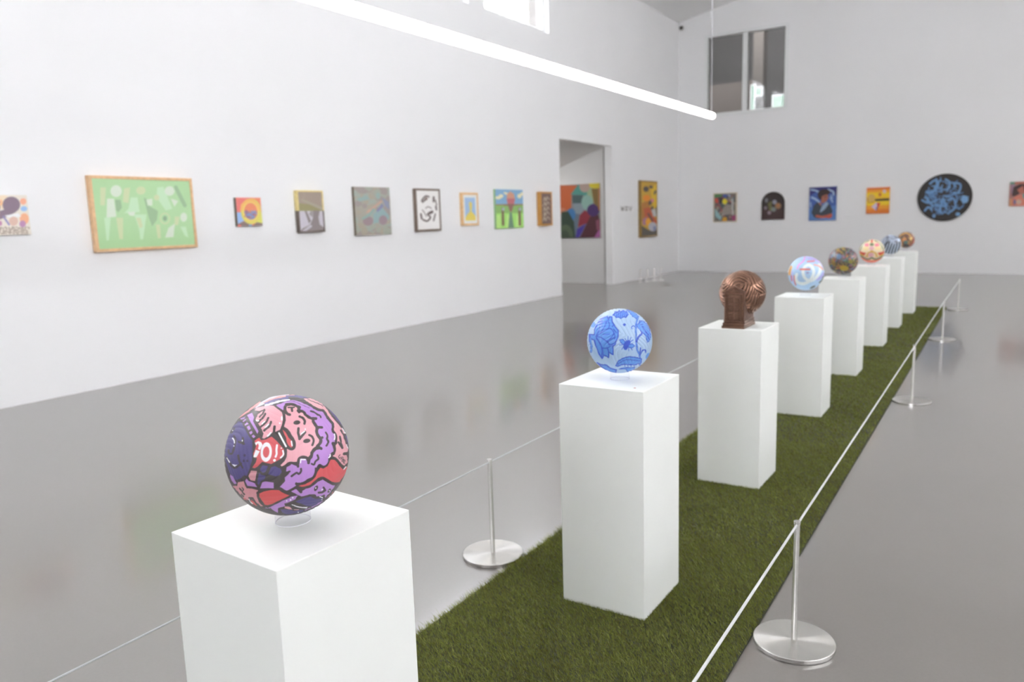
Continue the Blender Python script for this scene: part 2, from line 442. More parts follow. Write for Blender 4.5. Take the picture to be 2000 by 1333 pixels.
# ------------------------------------------------------------------ barrier carpet of artificial turf
GX0, GX1, GY0, GY1 = -1.781, -0.7015, -1.2, 13.42
M_turf_back = material('turf_backing', (52, 55, 36), 0.9, noise=0.15, nscale=40)
carpet = thing('turf_runner', 'long runner of dark green artificial grass under the white plinths', 'carpet', ((GX0 + GX1) / 2, 0, 0))
cx = (GX0 + GX1) / 2
box('backing', (GX0 - cx, GX1 - cx, GY0, GY1, 0.0, 0.007), M_turf_back, carpet)
M_blade = bpy.data.materials.new('turf_blade'); M_blade.use_nodes = True
nt = M_blade.node_tree; b = nt.nodes['Principled BSDF']
b.inputs['Roughness'].default_value = 0.6; b.inputs['Specular IOR Level'].default_value = 0.08
at_ = node(nt, 'ShaderNodeAttribute', attribute_name='tint')
rp = node(nt, 'ShaderNodeValToRGB')
cols = [(0.0, (92, 83, 43)), (0.35, (107, 109, 51)), (0.7, (118, 127, 60)), (1.0, (146, 150, 86))]
rp.color_ramp.elements[0].color = (*s2l(cols[0][1]), 1); rp.color_ramp.elements[1].color = (*s2l(cols[3][1]), 1)
for p_, c_ in cols[1:3]:
    el = rp.color_ramp.elements.new(p_); el.color = (*s2l(c_), 1)
nt.links.new(at_.outputs['Fac'], rp.inputs['Fac']); nt.links.new(rp.outputs['Color'], b.inputs['Base Color'])
V, T = [], []
for (y0, y1, dens, wd, hh) in ((GY0, 0.7, 14000, 0.0045, 0.015), (0.7, 1.7, 24000, 0.0030, 0.016), (1.7, 3.4, 62000, 0.0022, 0.015), (3.4, 5.2, 34000, 0.003, 0.015), (5.2, 8.5, 14000, 0.0045, 0.015), (8.5, GY1, 6000, 0.007, 0.015)):
    n = int(dens * (y1 - y0) * (GX1 - GX0))
    x = rng.uniform(GX0, GX1, n); y = rng.uniform(y0, y1, n)
    keep = np.ones(n, bool)
    for px_, py_, _r in PL: keep &= ~((np.abs(x - px_) < PW / 2 - 0.012) & (np.abs(y - py_) < PD / 2 - 0.012))
    x, y = x[keep], y[keep]; n = len(x)
    a = rng.uniform(0, 2 * PI, n); w = wd * rng.uniform(0.7, 1.3, n); h = hh * rng.uniform(0.6, 1.15, n)
    fringe = x < GX0 + 0.03
    h = np.where(fringe, h * 1.35, h)
    lx = np.where(fringe, -0.9, -0.55) * h + rng.normal(0, 0.5, n) * h; ly = rng.normal(0, 0.5, n) * h
    lx = np.where(x > GX1 - 0.012, -np.abs(lx), lx)
    v = np.empty((n, 3, 3)); dx, dy = np.cos(a) * w / 2, np.sin(a) * w / 2
    v[:, 0] = np.stack([x - dx, y - dy, np.full(n, 0.006)], 1); v[:, 1] = np.stack([x + dx, y + dy, np.full(n, 0.006)], 1)
    v[:, 2] = np.stack([x + lx, y + ly, 0.006 + h], 1)
    patch = 0.5 + 0.06 * np.sin(x * 9 + 2 * np.sin(y * 3.1)) * np.sin(y * 5.3) + 0.04 * np.sin(y * 23 + x * 31)
    V.append(v.reshape(-1, 3)); T.append(np.clip(patch + rng.normal(0, 0.24, n), 0, 1))
V = np.concatenate(V); T = np.concatenate(T); nT = len(T)
V[:, 0] -= cx
me = bpy.data.meshes.new('pile')
me.vertices.add(nT * 3); me.vertices.foreach_set('co', V.ravel())
me.loops.add(nT * 3); me.loops.foreach_set('vertex_index', np.arange(nT * 3, dtype=np.int32))
me.polygons.add(nT); me.polygons.foreach_set('loop_start', np.arange(0, nT * 3, 3, dtype=np.int32)); me.polygons.foreach_set('loop_total', np.full(nT, 3, np.int32))
at2 = me.attributes.new('tint', 'FLOAT', 'FACE'); at2.data.foreach_set('value', T.astype(np.float32))
me.update(calc_edges=True)
pile = link('pile', me, M_blade, carpet); pile['kind'] = 'stuff'

# ------------------------------------------------------------------ plinths
P_LAB = ['white box plinth nearest the camera, under the pink and purple cartoon ball', 'white box plinth under the blue and white floral ball', 'white box plinth under the bronze ball with a door',
         'white box plinth under the sky-blue ball with white loops', 'white box plinth under the dark multicoloured hatched ball', 'white box plinth under the cream ball with red and green ornament',
         'white box plinth under the grey striped ball', 'farthest white box plinth, under the small gold and teal ball']
pm = None
for i, (x, y, r) in enumerate(PL):
    if pm is None:
        o = from_bm('plinth', box_bm(-PW / 2, PW / 2, -PD / 2, PD / 2, 0, PH - PZ, 0.0016, 2), M_plinth); pm = o.data
    else:
        o = bpy.data.objects.new('plinth', pm); COL.objects.link(o)
    o.location = (x, y, PZ); o.rotation_euler.z = r
    tag(o, P_LAB[i], 'plinth', 'white plinths along the turf runner')
    if i == 1:
        from_bm('dot_sticker', lathe_bm([(0, PH - PZ), (0.004, PH - PZ), (0.004, PH - PZ + 0.0006), (0, PH - PZ + 0.0006)], 16), M_red, o, (0.12, -0.13, 0))

# ------------------------------------------------------------------ balls
M_acr = bpy.data.materials.new('clear_acrylic'); M_acr.use_nodes = True
nt = M_acr.node_tree; nt.nodes.remove(nt.nodes['Principled BSDF'])
t = node(nt, 'ShaderNodeBsdfTransparent'); t.inputs[0].default_value = (0.975, 0.975, 0.985, 1)
g = node(nt, 'ShaderNodeBsdfGlossy'); g.inputs['Roughness'].default_value = 0.05
fr = node(nt, 'ShaderNodeLayerWeight'); fr.inputs['Blend'].default_value = 0.5
pw = node(nt, 'ShaderNodeMath', operation='POWER'); pw.inputs[1].default_value = 5.0
ml = node(nt, 'ShaderNodeMath', operation='MULTIPLY_ADD'); ml.inputs[1].default_value = 0.35; ml.inputs[2].default_value = 0.03
mx = node(nt, 'ShaderNodeMixShader')
nt.links.new(fr.outputs['Facing'], pw.inputs[0]); nt.links.new(pw.outputs[0], ml.inputs[0]); nt.links.new(ml.outputs[0], mx.inputs[0])
nt.links.new(t.outputs[0], mx.inputs[1]); nt.links.new(g.outputs[0], mx.inputs[2]); nt.links.new(mx.outputs[0], nt.nodes['Material Output'].inputs[0])
M_acr_edge = material('acrylic_cut_edge', (244, 244, 248), 0.25, spec=0.6, noise=0.01)

_t = (1 + 5 ** 0.5) / 2
ICO = np.array([(a, b * _t, 0) for a in (-1, 1) for b in (-1, 1)] + [(0, a, b * _t) for a in (-1, 1) for b in (-1, 1)] + [(b * _t, 0, a) for a in (-1, 1) for b in (-1, 1)], float)
ICO /= np.linalg.norm(ICO, axis=1)[:, None]
def grooves(N, seed, freq, sharp=1.0):
    """relief of a moulded match ball: rounded chevron grooves in twelve panels; N unit vectors -> -1..0"""
    r = np.random.default_rng(seed)
    q, _ = np.linalg.qr(r.normal(size=(3, 3))); C = ICO @ q
    D = N @ C.T; k = D.argmax(1); top = np.sort(D, 1)
    seam = np.clip((top[:, -1] - top[:, -2]) / 0.04, 0, 1)
    h = np.zeros(len(N))
    for j in range(12):
        m = k == j
        c = C[j]; a = np.cross(c, r.normal(size=3)); a /= np.linalg.norm(a); b_ = np.cross(c, a)
        u, v = N[m] @ a, N[m] @ b_
        s_ = v + np.sqrt(u * u + 0.02) * (0.9 if j % 2 else 1.15)
        h[m] = -np.clip(np.cos(s_ * freq) - 0.2, 0, 1) / 0.8
    return h * seam - 0.5 * (1 - seam)

def ball_mesh(center, rad, art, zoom, nphi, nth, seed, depth, freq, size, gain=1.0, lift=0.0, rough=0.5, coat=0.15, name='ball', soft=1.5, i_pale=0.0):
    """grooved sphere whose paint is mapped as two mirrored discs around the axis that faces the aisle"""
    c = np.asarray(center, float); ax = EYE - c; ax /= np.linalg.norm(ax)
    rt = np.cross((0, 0, 1.0), ax); rt /= np.linalg.norm(rt); up = np.cross(ax, rt)
    th = np.linspace(0, PI, nth + 1); ph = np.linspace(0, 2 * PI, nphi, endpoint=False)
    TH, PHI = np.meshgrid(th[1:-1], ph, indexing='ij')
    def dirs(T_, P_): return (np.cos(T_)[..., None] * ax + (np.sin(T_) * np.cos(P_))[..., None] * rt + (np.sin(T_) * np.sin(P_))[..., None] * up)
    N = dirs(TH, PHI).reshape(-1, 3); N = np.vstack([ax, N, -ax])
    disp = grooves(N, seed, freq) * depth if depth else np.zeros(len(N))
    VV = N * (rad + disp)[:, None]
    faces = []
    idx = lambda i, j: 1 + i * nphi + (j % nphi)
    for j in range(nphi): faces.append((0, idx(0, j), idx(0, j + 1)))
    for i in range(nth - 2):
        for j in range(nphi): faces.append((idx(i, j), idx(i + 1, j), idx(i + 1, j + 1), idx(i, j + 1)))
    for j in range(nphi): faces.append((idx(nth - 2, j), len(N) - 1, idx(nth - 2, j + 1)))
    me = bpy.data.meshes.new(name); me.from_pydata(VV.tolist(), [], faces); me.update()
    th_all = np.concatenate([[0], TH.ravel(), [PI]]); ph_all = np.concatenate([[0], PHI.ravel(), [0]])
    rr_ = np.where(th_all <= PI / 2, th_all, PI - th_all) / (PI / 2) * 0.49
    UV = np.stack([0.5 + rr_ * np.cos(ph_all), 0.5 + rr_ * np.sin(ph_all)], 1)
    uvl = me.uv_layers.new(name='UVMap')
    li = np.empty(len(me.loops), np.int32); me.loops.foreach_get('vertex_index', li)
    uvl.data.foreach_set('uv', UV[li].astype(np.float32).ravel())
    me.polygons.foreach_set('use_smooth', np.ones(len(me.polygons), bool))
    if depth > 0.003: me.attributes.new('patina', 'FLOAT', 'POINT').data.foreach_set('value', (np.clip(-disp / depth, 0, 1) * 0.85).astype(np.float32))
    if art is None: return me
    g_ = (np.arange(size) + 0.5) / size
    U, Vv = np.meshgrid(g_, g_)
    R_ = np.hypot(U - 0.5, Vv - 0.5) / 0.49 * (PI / 2); A_ = np.arctan2(Vv - 0.5, U - 0.5)
    P = c + rad * dirs(np.clip(R_, 0, PI / 2), A_)
    px, py = px_of(P)
    br = Brush((px - zoom[0]) * zoom[2], (py - zoom[1]) * zoom[2], (128, 128, 128), soft)
    art(br)
    if i_pale: br.C = br.C * (1 - i_pale) + 220 * i_pale
    me.materials.append(art_material(name + '_paint', make_image(name + '_paint', br.C, size, size, gain, lift), rough, coat))
    return me

def art_cartoon(b):
    K = (68, 62, 60); PU = (176, 130, 200); PK = (220, 158, 168); RD = (206, 86, 90); NV = (78, 70, 122); W = (238, 238, 242)
    ZA, ZB, ZC, ZD = (0, 0), (1333, 0), (0, 1279.5), (1333, 1279.5)
    def q(z, pts): return [(x + z[0], y + z[1]) for x, y in pts]
    A = lambda *p: q(ZA, p)
    B = lambda *p: q(ZB, p)
    C = lambda *p: q(ZC, p)
    D = lambda *p: q(ZD, p)
    b.C[:] = K
    # blue face on the left
    b.p(NV, A((40, 1333), (60, 1150), (95, 980), (150, 850), (240, 700), (330, 620), (395, 640), (440, 740), (495, 840), (555, 950), (615, 1020), (620, 1300)) + C((610, 150), (560, 330), (500, 480), (440, 470), (380, 530), (290, 570), (240, 555), (190, 480), (130, 400), (90, 250), (40, 100)))
    # top: bands running over the crown
    b.p((236, 150, 152), A((300, 580), (420, 470), (650, 290), (780, 205), (800, 240), (640, 350), (430, 500)))
    b.p((196, 190, 205), A((640, 370), (800, 220), (1000, 110), (1386, 50), (1386, 110), (1000, 180), (760, 310)))
    b.p((235, 140, 138), A((820, 250), (980, 160), (1180, 95), (1500, 60), (1500, 100), (1180, 130), (900, 240)))
    b.p(NV, A((860, 235), (1100, 145), (1400, 95), (1386, 150), (1180, 170), (900, 270)) )
    b.p(NV, B((-20, 85), (270, 70), (460, 130), (350, 140), (230, 135), (60, 125), (-20, 140)))
    b.p((205, 205, 222), A((870, 275), (1180, 182), (1400, 152), (1400, 186), (1190, 222), (960, 292), (870, 310)))
    b.p(PU, A((1110, 285), (1390, 187), (1400, 230), (1270, 310), (1262, 395), (1180, 340)))
    # hair of the main face
    b.p(PU, B((-10, 195), (120, 180), (250, 205), (450, 290), (520, 330), (620, 370), (700, 400), (760, 420), (800, 470), (830, 560), (920, 640), (950, 720), (940, 850), (990, 870), (1015, 960), (1005, 1060), (950, 1070), (960, 1150), (980, 1230), (970, 1280), (925, 1320))
        + D((925, 40), (870, 110), (870, 180), (830, 250), (770, 270), (700, 240), (660, 300), (590, 330), (575, 440), (540, 500), (480, 530), (430, 580), (330, 630), (200, 650), (190, 690), (100, 760), (0, 790))
        + C((1290, 770), (1190, 710), (1300, 590), (1290, 520), (1386, 430), (1320, 385), (1330, 300), (1400, 265)) + D((100, 235), (240, 290), (270, 200), (280, 120), (400, 130), (440, 220), (490, 150), (540, 100), (560, 0))
        + B((550, 1290), (620, 1220), (730, 1200), (640, 1150), (700, 1080), (700, 980), (740, 960), (660, 900), (640, 830), (680, 770), (740, 750), (630, 740), (560, 640), (560, 580), (610, 570), (500, 560), (400, 490), (350, 430), (270, 400), (240, 330), (120, 240), (-10, 250)))
    b.curve((120, 90, 140), 14, B((0, 205), (140, 205), (300, 270), (470, 345)))
    # second face on the right
    b.p(PK, B((350, 148), (560, 140), (740, 245), (860, 360), (960, 500), (1060, 620), (1230, 820), (1250, 900), (1180, 880), (1220, 1000), (1290, 1200), (1270, 1260), (1190, 1300), (1195, 1333)) + D((1195, 20), (1260, 60), (1270, 200), (1210, 280), (1100, 200), (1030, 100), (960, 70), (1000, 0)) + B((1005, 1290), (1010, 1200), (1045, 1000), (1005, 870), (965, 780), (985, 700), (905, 590), (885, 540), (805, 420), (700, 365), (500, 275)))
    for k in range(3): b.curve(K, 12, B((440 + 60 * k, 165 + 24 * k), (560 + 60 * k, 215 + 24 * k), (680 + 40 * k, 255 + 26 * k)))
    b.p(NV, B((770, 262), (960, 370), (1130, 520), (1230, 700), (1260, 850), (1120, 720), (1020, 600), (960, 520), (940, 480), (880, 400)))
    b.curve(K, 36, B((760, 260), (850, 355), (930, 480), (1020, 590), (1120, 700), (1240, 880)))
    b.p(NV, B((1200, 920), (1250, 920), (1290, 1040), (1290, 1130), (1240, 1070)))
    b.curve(K, 34, B((1130, 810), (1180, 890), (1250, 900)))
    b.curve(K, 40, B((1190, 900), (1225, 1010), (1290, 1180)))
    b.s(K, 40, B((1110, 940), (1135, 1080), (1162, 1180))); b.s(K, 38, B((1080, 1060), (1162, 1180)))
    b.s(K, 60, B((1200, 1300), (1290, 1290)))
    # cuff and sleeve
    for pts in (A((505, 490), (610, 440), (650, 540), (630, 620), (745, 830), (720, 885), (580, 640), (540, 560)), A((410, 625), (470, 570), (492, 590), (430, 642)), A((452, 692), (500, 635), (537, 670), (470, 717)),
                A((498, 740), (550, 708), (582, 780), (535, 812)), A((548, 850), (600, 818), (622, 862), (575, 900)), A((598, 932), (640, 898), (682, 940), (645, 975)), A((360, 560), (480, 520), (440, 570), (380, 590))): b.p(PU, pts)
    # hand
    b.p(PK, A((680, 590), (730, 480), (800, 420), (660, 390), (700, 340), (850, 305), (960, 290), (1060, 300), (1120, 350), (1180, 390), (1230, 430), (1250, 500), (1252, 600), (1230, 700), (1190, 800), (1100, 840), (1040, 850), (940, 940), (860, 982), (818, 970), (850, 880), (810, 790), (740, 670)))
    for w_, p_ in ((42, A((885, 465), (850, 530), (740, 640))), (42, A((950, 550), (905, 640), (790, 740))), (45, A((1005, 635), (975, 720), (860, 815))), (52, A((1080, 730), (1066, 840))), (34, A((870, 390), (830, 465), (765, 530)))): b.s(K, w_, p_)
    b.s(K, 30, A((640, 430), (780, 420), (870, 375)))
    for w_, p_ in ((32, A((1232, 530), (1232, 590))), (24, A((815, 675), (870, 630))), (26, A((885, 748), (955, 685))), (32, A((935, 930), (1000, 862))), (26, A((700, 605), (745, 612)))): b.s(W, w_, p_)
    b.e(W, 1190, 660, 17, 17)
    # main face
    b.p(PK, B((-30, 300), (60, 270), (150, 280), (215, 330), (232, 430), (340, 430), (380, 480), (480, 560), (540, 590), (560, 680), (620, 760), (600, 860), (640, 950), (680, 1010), (670, 1080), (640, 1150), (540, 1210), (500, 1290)) + D((490, 40), (430, 110), (340, 70), (260, 90), (220, 190), (100, 195), (0, 230))
        + C((1230, 285), (1200, 262), (1290, 170), (1330, 90)) + A((1340, 1260), (1335, 1190)) + B((60, 1220), (170, 1180), (190, 1080), (150, 970), (100, 900), (30, 800), (-60, 740), (-20, 600), (-30, 470)))
    b.curve(K, 58, A((1386, 268), (1310, 300), (1300, 390), (1345, 465), (1395, 482))); b.curve(K, 56, B((-10, 270), (100, 262), (200, 300), (270, 330)))
    b.s(K, 55, B((255, 345), (260, 430))); b.s(K, 30, B((30, 335), (155, 332))); b.s(K, 48, B((105, 345), (112, 405)))
    # hair outline against the face
    b.curve(K, 56, B((235, 400), (340, 420), (400, 490), (500, 555), (610, 565))); b.curve(K, 62, B((550, 560), (560, 640), (625, 740), (625, 850), (660, 930), (710, 990), (700, 1070), (640, 1140)))
    b.s(K, 52, B((630, 745), (735, 748))); b.s(K, 52, B((690, 975), (740, 962))); b.curve(K, 60, B((720, 1190), (640, 1165), (560, 1220), (520, 1300))); b.s(K, 58, D((520, 0), (520, 60), (470, 120), (455, 210)))
    b.curve(K, 52, D((450, 120), (400, 95), (330, 85), (260, 120), (235, 210), (235, 285))); b.curve(K, 50, D((240, 210), (150, 215), (50, 215), (-40, 290)))
    # hair outline on the outside
    b.curve(K, 50, B((60, 130), (240, 150), (420, 235), (520, 300), (640, 375), (760, 400), (830, 500), (900, 600), (965, 690), (960, 820), (1020, 900), (1025, 1080), (960, 1080), (1000, 1180), (985, 1290), (940, 1310)))
    b.curve(K, 55, D((960, 10), (900, 90), (885, 200), (830, 280), (750, 305), (690, 260), (640, 330), (605, 420), (560, 520), (470, 560), (330, 640), (200, 650)))
    b.curve(K, 30, D((600, 320), (600, 430)))
    for w_, p_ in ((34, B((500, 410), (570, 430), (640, 480), (690, 500), (710, 540))), (40, B((815, 855), (850, 920), (840, 990), (868, 1050), (830, 1130))), (38, D((640, 50), (660, 125), (600, 180), (570, 245), (520, 230))), (42, D((298, 335), (298, 390), (250, 440), (200, 420), (100, 490))), (42, D((-10, 420), (60, 390)))): b.curve(K, w_, p_)
    b.curve(K, 44, D((200, 640), (215, 700), (100, 770), (-30, 830)))
    # facial features
    b.e(K, 1333 + 212, 648, 72, 44, -8); b.e(K, 1333 + 418, 1030, 76, 44, -10)
    b.curve(K, 50, B((270, 522), (330, 550), (375, 610), (370, 668))); b.curve(K, 46, B((470, 908), (535, 950), (562, 1030), (535, 1118)))
    b.s(K, 52, B((245, 768), (238, 860), (268, 990), (382, 850))); b.s(W, 24, B((300, 888), (370, 832))); b.e(W, 1333 + 388, 785, 13, 15)
    # flag
    b.p(RD, A((1245, 790), (1310, 850), (1386, 990)) + B((30, 950), (100, 1030), (120, 1150), (90, 1175), (40, 1130), (0, 1060)) + A((1320, 960), (1285, 900)))
    b.curve(K, 60, A((1260, 760), (1340, 810), (1390, 880)) + B((60, 940), (140, 1020), (160, 1090), (150, 1170), (95, 1200), (20, 1170)))
    b.s(W, 36, A((1172, 870), (1240, 1000), (1318, 1145))); b.s(W, 28, B((98, 1040), (112, 1130)))
    # speech bubble and lettering
    b.p(RD, A((660, 1025), (760, 960), (800, 1020), (900, 1000), (1020, 940), (1120, 1030), (1210, 1130), (1270, 1200), (1285, 1310)) + C((1280, 50), (1200, 130), (1010, 235), (820, 190), (720, 290), (660, 322), (610, 308), (690, 200), (710, 110), (645, 90), (635, 20)) + A((660, 1240), (690, 1140), (670, 1080)))
    b.p(W, A((665, 1070), (745, 1036), (800, 1060), (828, 1115), (772, 1222), (735, 1200), (752, 1130), (735, 1082), (690, 1128))); b.p(W, A((682, 1215), (770, 1246), (742, 1300), (702, 1368), (648, 1376), (640, 1350), (662, 1290)))
    b.e(W, 905, 1265, 92, 160, 4, ring=50)
    b.curve(W, 42, A((1130, 1122), (1118, 1220), (1122, 1300), (1100, 1362))); b.e(W, 1077, 1436, 27, 27); b.curve(W, 34, A((1252, 1235), (1265, 1300), (1245, 1345), (1208, 1380))); b.e(W, 1220, 1182, 17, 13)
    # lower left
    b.p((200, 140, 148), C((590, 370), (712, 380), (672, 590), (580, 572), (530, 490)))
    b.p(NV, C((778, 335), (830, 258), (940, 278), (890, 400), (840, 420), (780, 382))); b.p(NV, C((1008, 300), (1090, 278), (1200, 330), (1232, 400), (1180, 472), (1110, 492), (945, 450))); b.p(NV, C((760, 420), (800, 460), (892, 478), (870, 550), (790, 590), (750, 672), (720, 640), (730, 520)))
    b.p(PU, C((466, 590), (490, 536), (540, 590), (670, 638), (712, 718), (510, 692))); b.p(PU, C((822, 618), (880, 600), (1060, 620), (1062, 742), (960, 736), (775, 742)))
    b.p(PU, C((155, 445), (210, 500), (290, 640), (240, 655), (185, 585), (150, 490)))
    b.p((205, 140, 148), C((310, 615), (430, 595), (470, 700), (500, 742), (600, 745), (735, 780), (710, 870), (740, 960), (800, 1050), (880, 1110), (780, 1115), (680, 1040), (560, 920), (540, 990), (420, 930), (320, 820), (200, 690), (300, 690)))
    b.p(RD, C((580, 975), (640, 1020), (750, 1110), (680, 1100), (590, 1050))); b.p(RD, C((420, 920), (520, 1000), (440, 970))); b.curve(K, 34, C((545, 945), (620, 950), (700, 1060), (770, 1115))); b.curve(W, 18, C((545, 975), (570, 1020), (620, 1060)))
    b.s(K, 28, C((350, 740), (390, 795), (450, 872))); b.curve(K, 26, C((400, 728), (430, 765), (405, 805))); b.s(K, 30, C((390, 870), (430, 910)))
    b.p((206, 78, 80), C((760, 850), (850, 810), (1000, 780), (1170, 780), (1260, 840), (1386, 890)) + D((60, 890),) + C((1300, 940), (1100, 1045), (940, 1095), (880, 1085), (800, 980), (760, 915)))
    b.p(PU, C((1000, 1130), (1100, 1050), (1330, 950), (1386, 930)) + D((100, 910), (230, 890), (180, 970), (20, 1040)) + C((1280, 1060), (1300, 1110), (1150, 1160), (1150, 1250), (1060, 1225), (960, 1180), (870, 1150)))
    b.curve(K, 40, C((720, 830), (740, 950), (800, 1050), (900, 1115), (1000, 1100), (1090, 1060), (1240, 985), (1386, 920))); b.curve(K, 26, C((820, 1140), (920, 1140), (1000, 1200), (1120, 1250))); b.s(K, 40, C((990, 1170), (1060, 1240)))
    b.p(NV, C((1200, 1180), (1400, 1185)) + D((150, 1212), (330, 1190), (360, 1225), (200, 1265), (0, 1285)) + C((1240, 1250),))
    b.p(PK, C((1290, 1120), (1400, 1130)) + D((80, 1140), (120, 1190), (40, 1182)) + C((1290, 1150),)); b.p(PK, D((150, 1180), (260, 1178), (240, 1200), (150, 1196)))
    # lower right: small purple face, red cloth, blue mouth
    b.p(RD, D((920, 140), (1000, 148), (1050, 200), (1090, 260), (1180, 350), (1270, 280), (1240, 400), (1165, 520), (1100, 612), (1000, 622), (930, 600), (860, 550), (750, 500), (650, 530), (550, 640), (450, 690), (310, 716), (245, 690), (400, 650), (540, 570), (600, 500), (640, 400), (700, 310), (760, 330), (850, 280), (880, 220)))
    b.p(PU, D((330, 790), (480, 712), (560, 680), (660, 600), (750, 560), (880, 640), (960, 680), (1015, 682), (930, 800), (800, 940), (790, 880), (700, 902), (600, 912), (570, 882), (460, 892), (300, 910), (230, 880), (90, 805), (180, 758), (240, 768), (285, 840)))
    b.p(PU, D((370, 1195), (600, 1088), (745, 1000), (762, 1012), (600, 1112), (390, 1205)))
    b.p(RD, D((915, 850), (960, 780), (985, 800), (940, 860), (840, 940)))
    b.curve(K, 52, D((240, 720), (330, 735), (500, 690), (640, 570), (750, 525), (870, 590), (960, 640), (1090, 640))); b.curve(K, 40, D((1050, 660), (980, 760), (900, 870))); b.curve(K, 50, D((960, 110), (1040, 140), (1110, 230), (1180, 310), (1250, 250))); b.s(K, 60, D((240, 760), (295, 815)))
    b.p(NV, D((180, 1022), (300, 968), (490, 910), (590, 960), (690, 938), (752, 950), (742, 990), (620, 1082), (480, 1132), (380, 1112), (260, 1052)))
    b.curve(K, 38, D((150, 1010), (300, 940), (480, 890), (590, 890), (600, 945), (700, 930), (780, 890))); b.curve(K, 36, D((120, 1050), (300, 1080), (400, 1125), (500, 1130)))
    b.p(W, D((98, 1070), (200, 1110), (330, 1130), (440, 1128), (420, 1162), (300, 1156), (180, 1122), (110, 1092)))
    b.e(K, 1333 + 612, 1279 + 742, 62, 36, -62); b.e(W, 1333 + 605, 1279 + 735, 13, 15); b.e(K, 1333 + 886, 1279 + 790, 48, 24, -55); b.e(W, 1333 + 888, 1279 + 790, 10, 14)
    b.s(K, 40, D((770, 725), (805, 780), (740, 825), (665, 832))); b.e(W, 1333 + 740, 1279 + 770, 13, 20)
    for w_, p_ in ((26, D((288, 205), (292, 140), (385, 140))), (26, D((905, 40), (905, 75), (880, 100))), (22, D((1190, 345), (1235, 292))), (20, D((690, 915), (745, 938))), (24, B((995, 890), (1008, 950), (995, 1000))), (20, B((1155, 765), (1220, 870))), (16, B((1248, 1110), (1280, 1190)))): b.s(W, w_, p_)
    for x_, y_, r_ in ((125, 940, 19), (80, 983, 16), (0, 1005, 13), (735, 980, 12), (240, 1243, 12)): b.e(W, 1333 + x_, 1279 + y_, r_, r_)
    # lettering on the chin
    for p_ in (((1122, 42), (1095, 50), (1080, 85), (1095, 118), (1118, 105), (1116, 85)), ((1128, 140), (1150, 85), (1180, 100)), ((1140, 118), (1165, 125)), ((1152, 175), (1172, 125), (1196, 135), (1190, 152), (1163, 150), (1190, 160), (1182, 190), (1152, 178)), ((1190, 158), (1212, 150), (1218, 172), (1180, 212), (1212, 222))):
        b.s(K, 13, D(*p_))
    # features of the blue face
    b.curve(K, 40, A((235, 930), (262, 1050), (225, 1200), (195, 1290), (130, 1290), (122, 1225))); b.curve(W, 22, A((200, 972), (235, 1020), (243, 1075))); b.e(W, 228, 1135, 12, 15)
    b.s(K, 52, A((415, 975), (422, 1080))); b.s(K, 46, A((335, 1050), (440, 1092))); b.e(W, 405, 1025, 14, 20); b.s(K, 40, A((170, 860), (235, 770))); b.e(W, 208, 815, 10, 14)
    b.curve(K, 46, C((75, 95), (150, 225), (240, 312), (330, 265), (380, 225))); b.p(W, C((190, 235), (250, 250), (300, 252), (245, 295))); b.s(W, 24, C((85, 110), (140, 195))); b.curve(K, 38, C((320, 55), (345, 180), (410, 310)))
    for x_, y_, r_ in ((455, 55, 24), (435, 170, 23), (510, 170, 21)): b.e((60, 50, 78), x_, 1279 + y_, r_, r_ * 1.2)

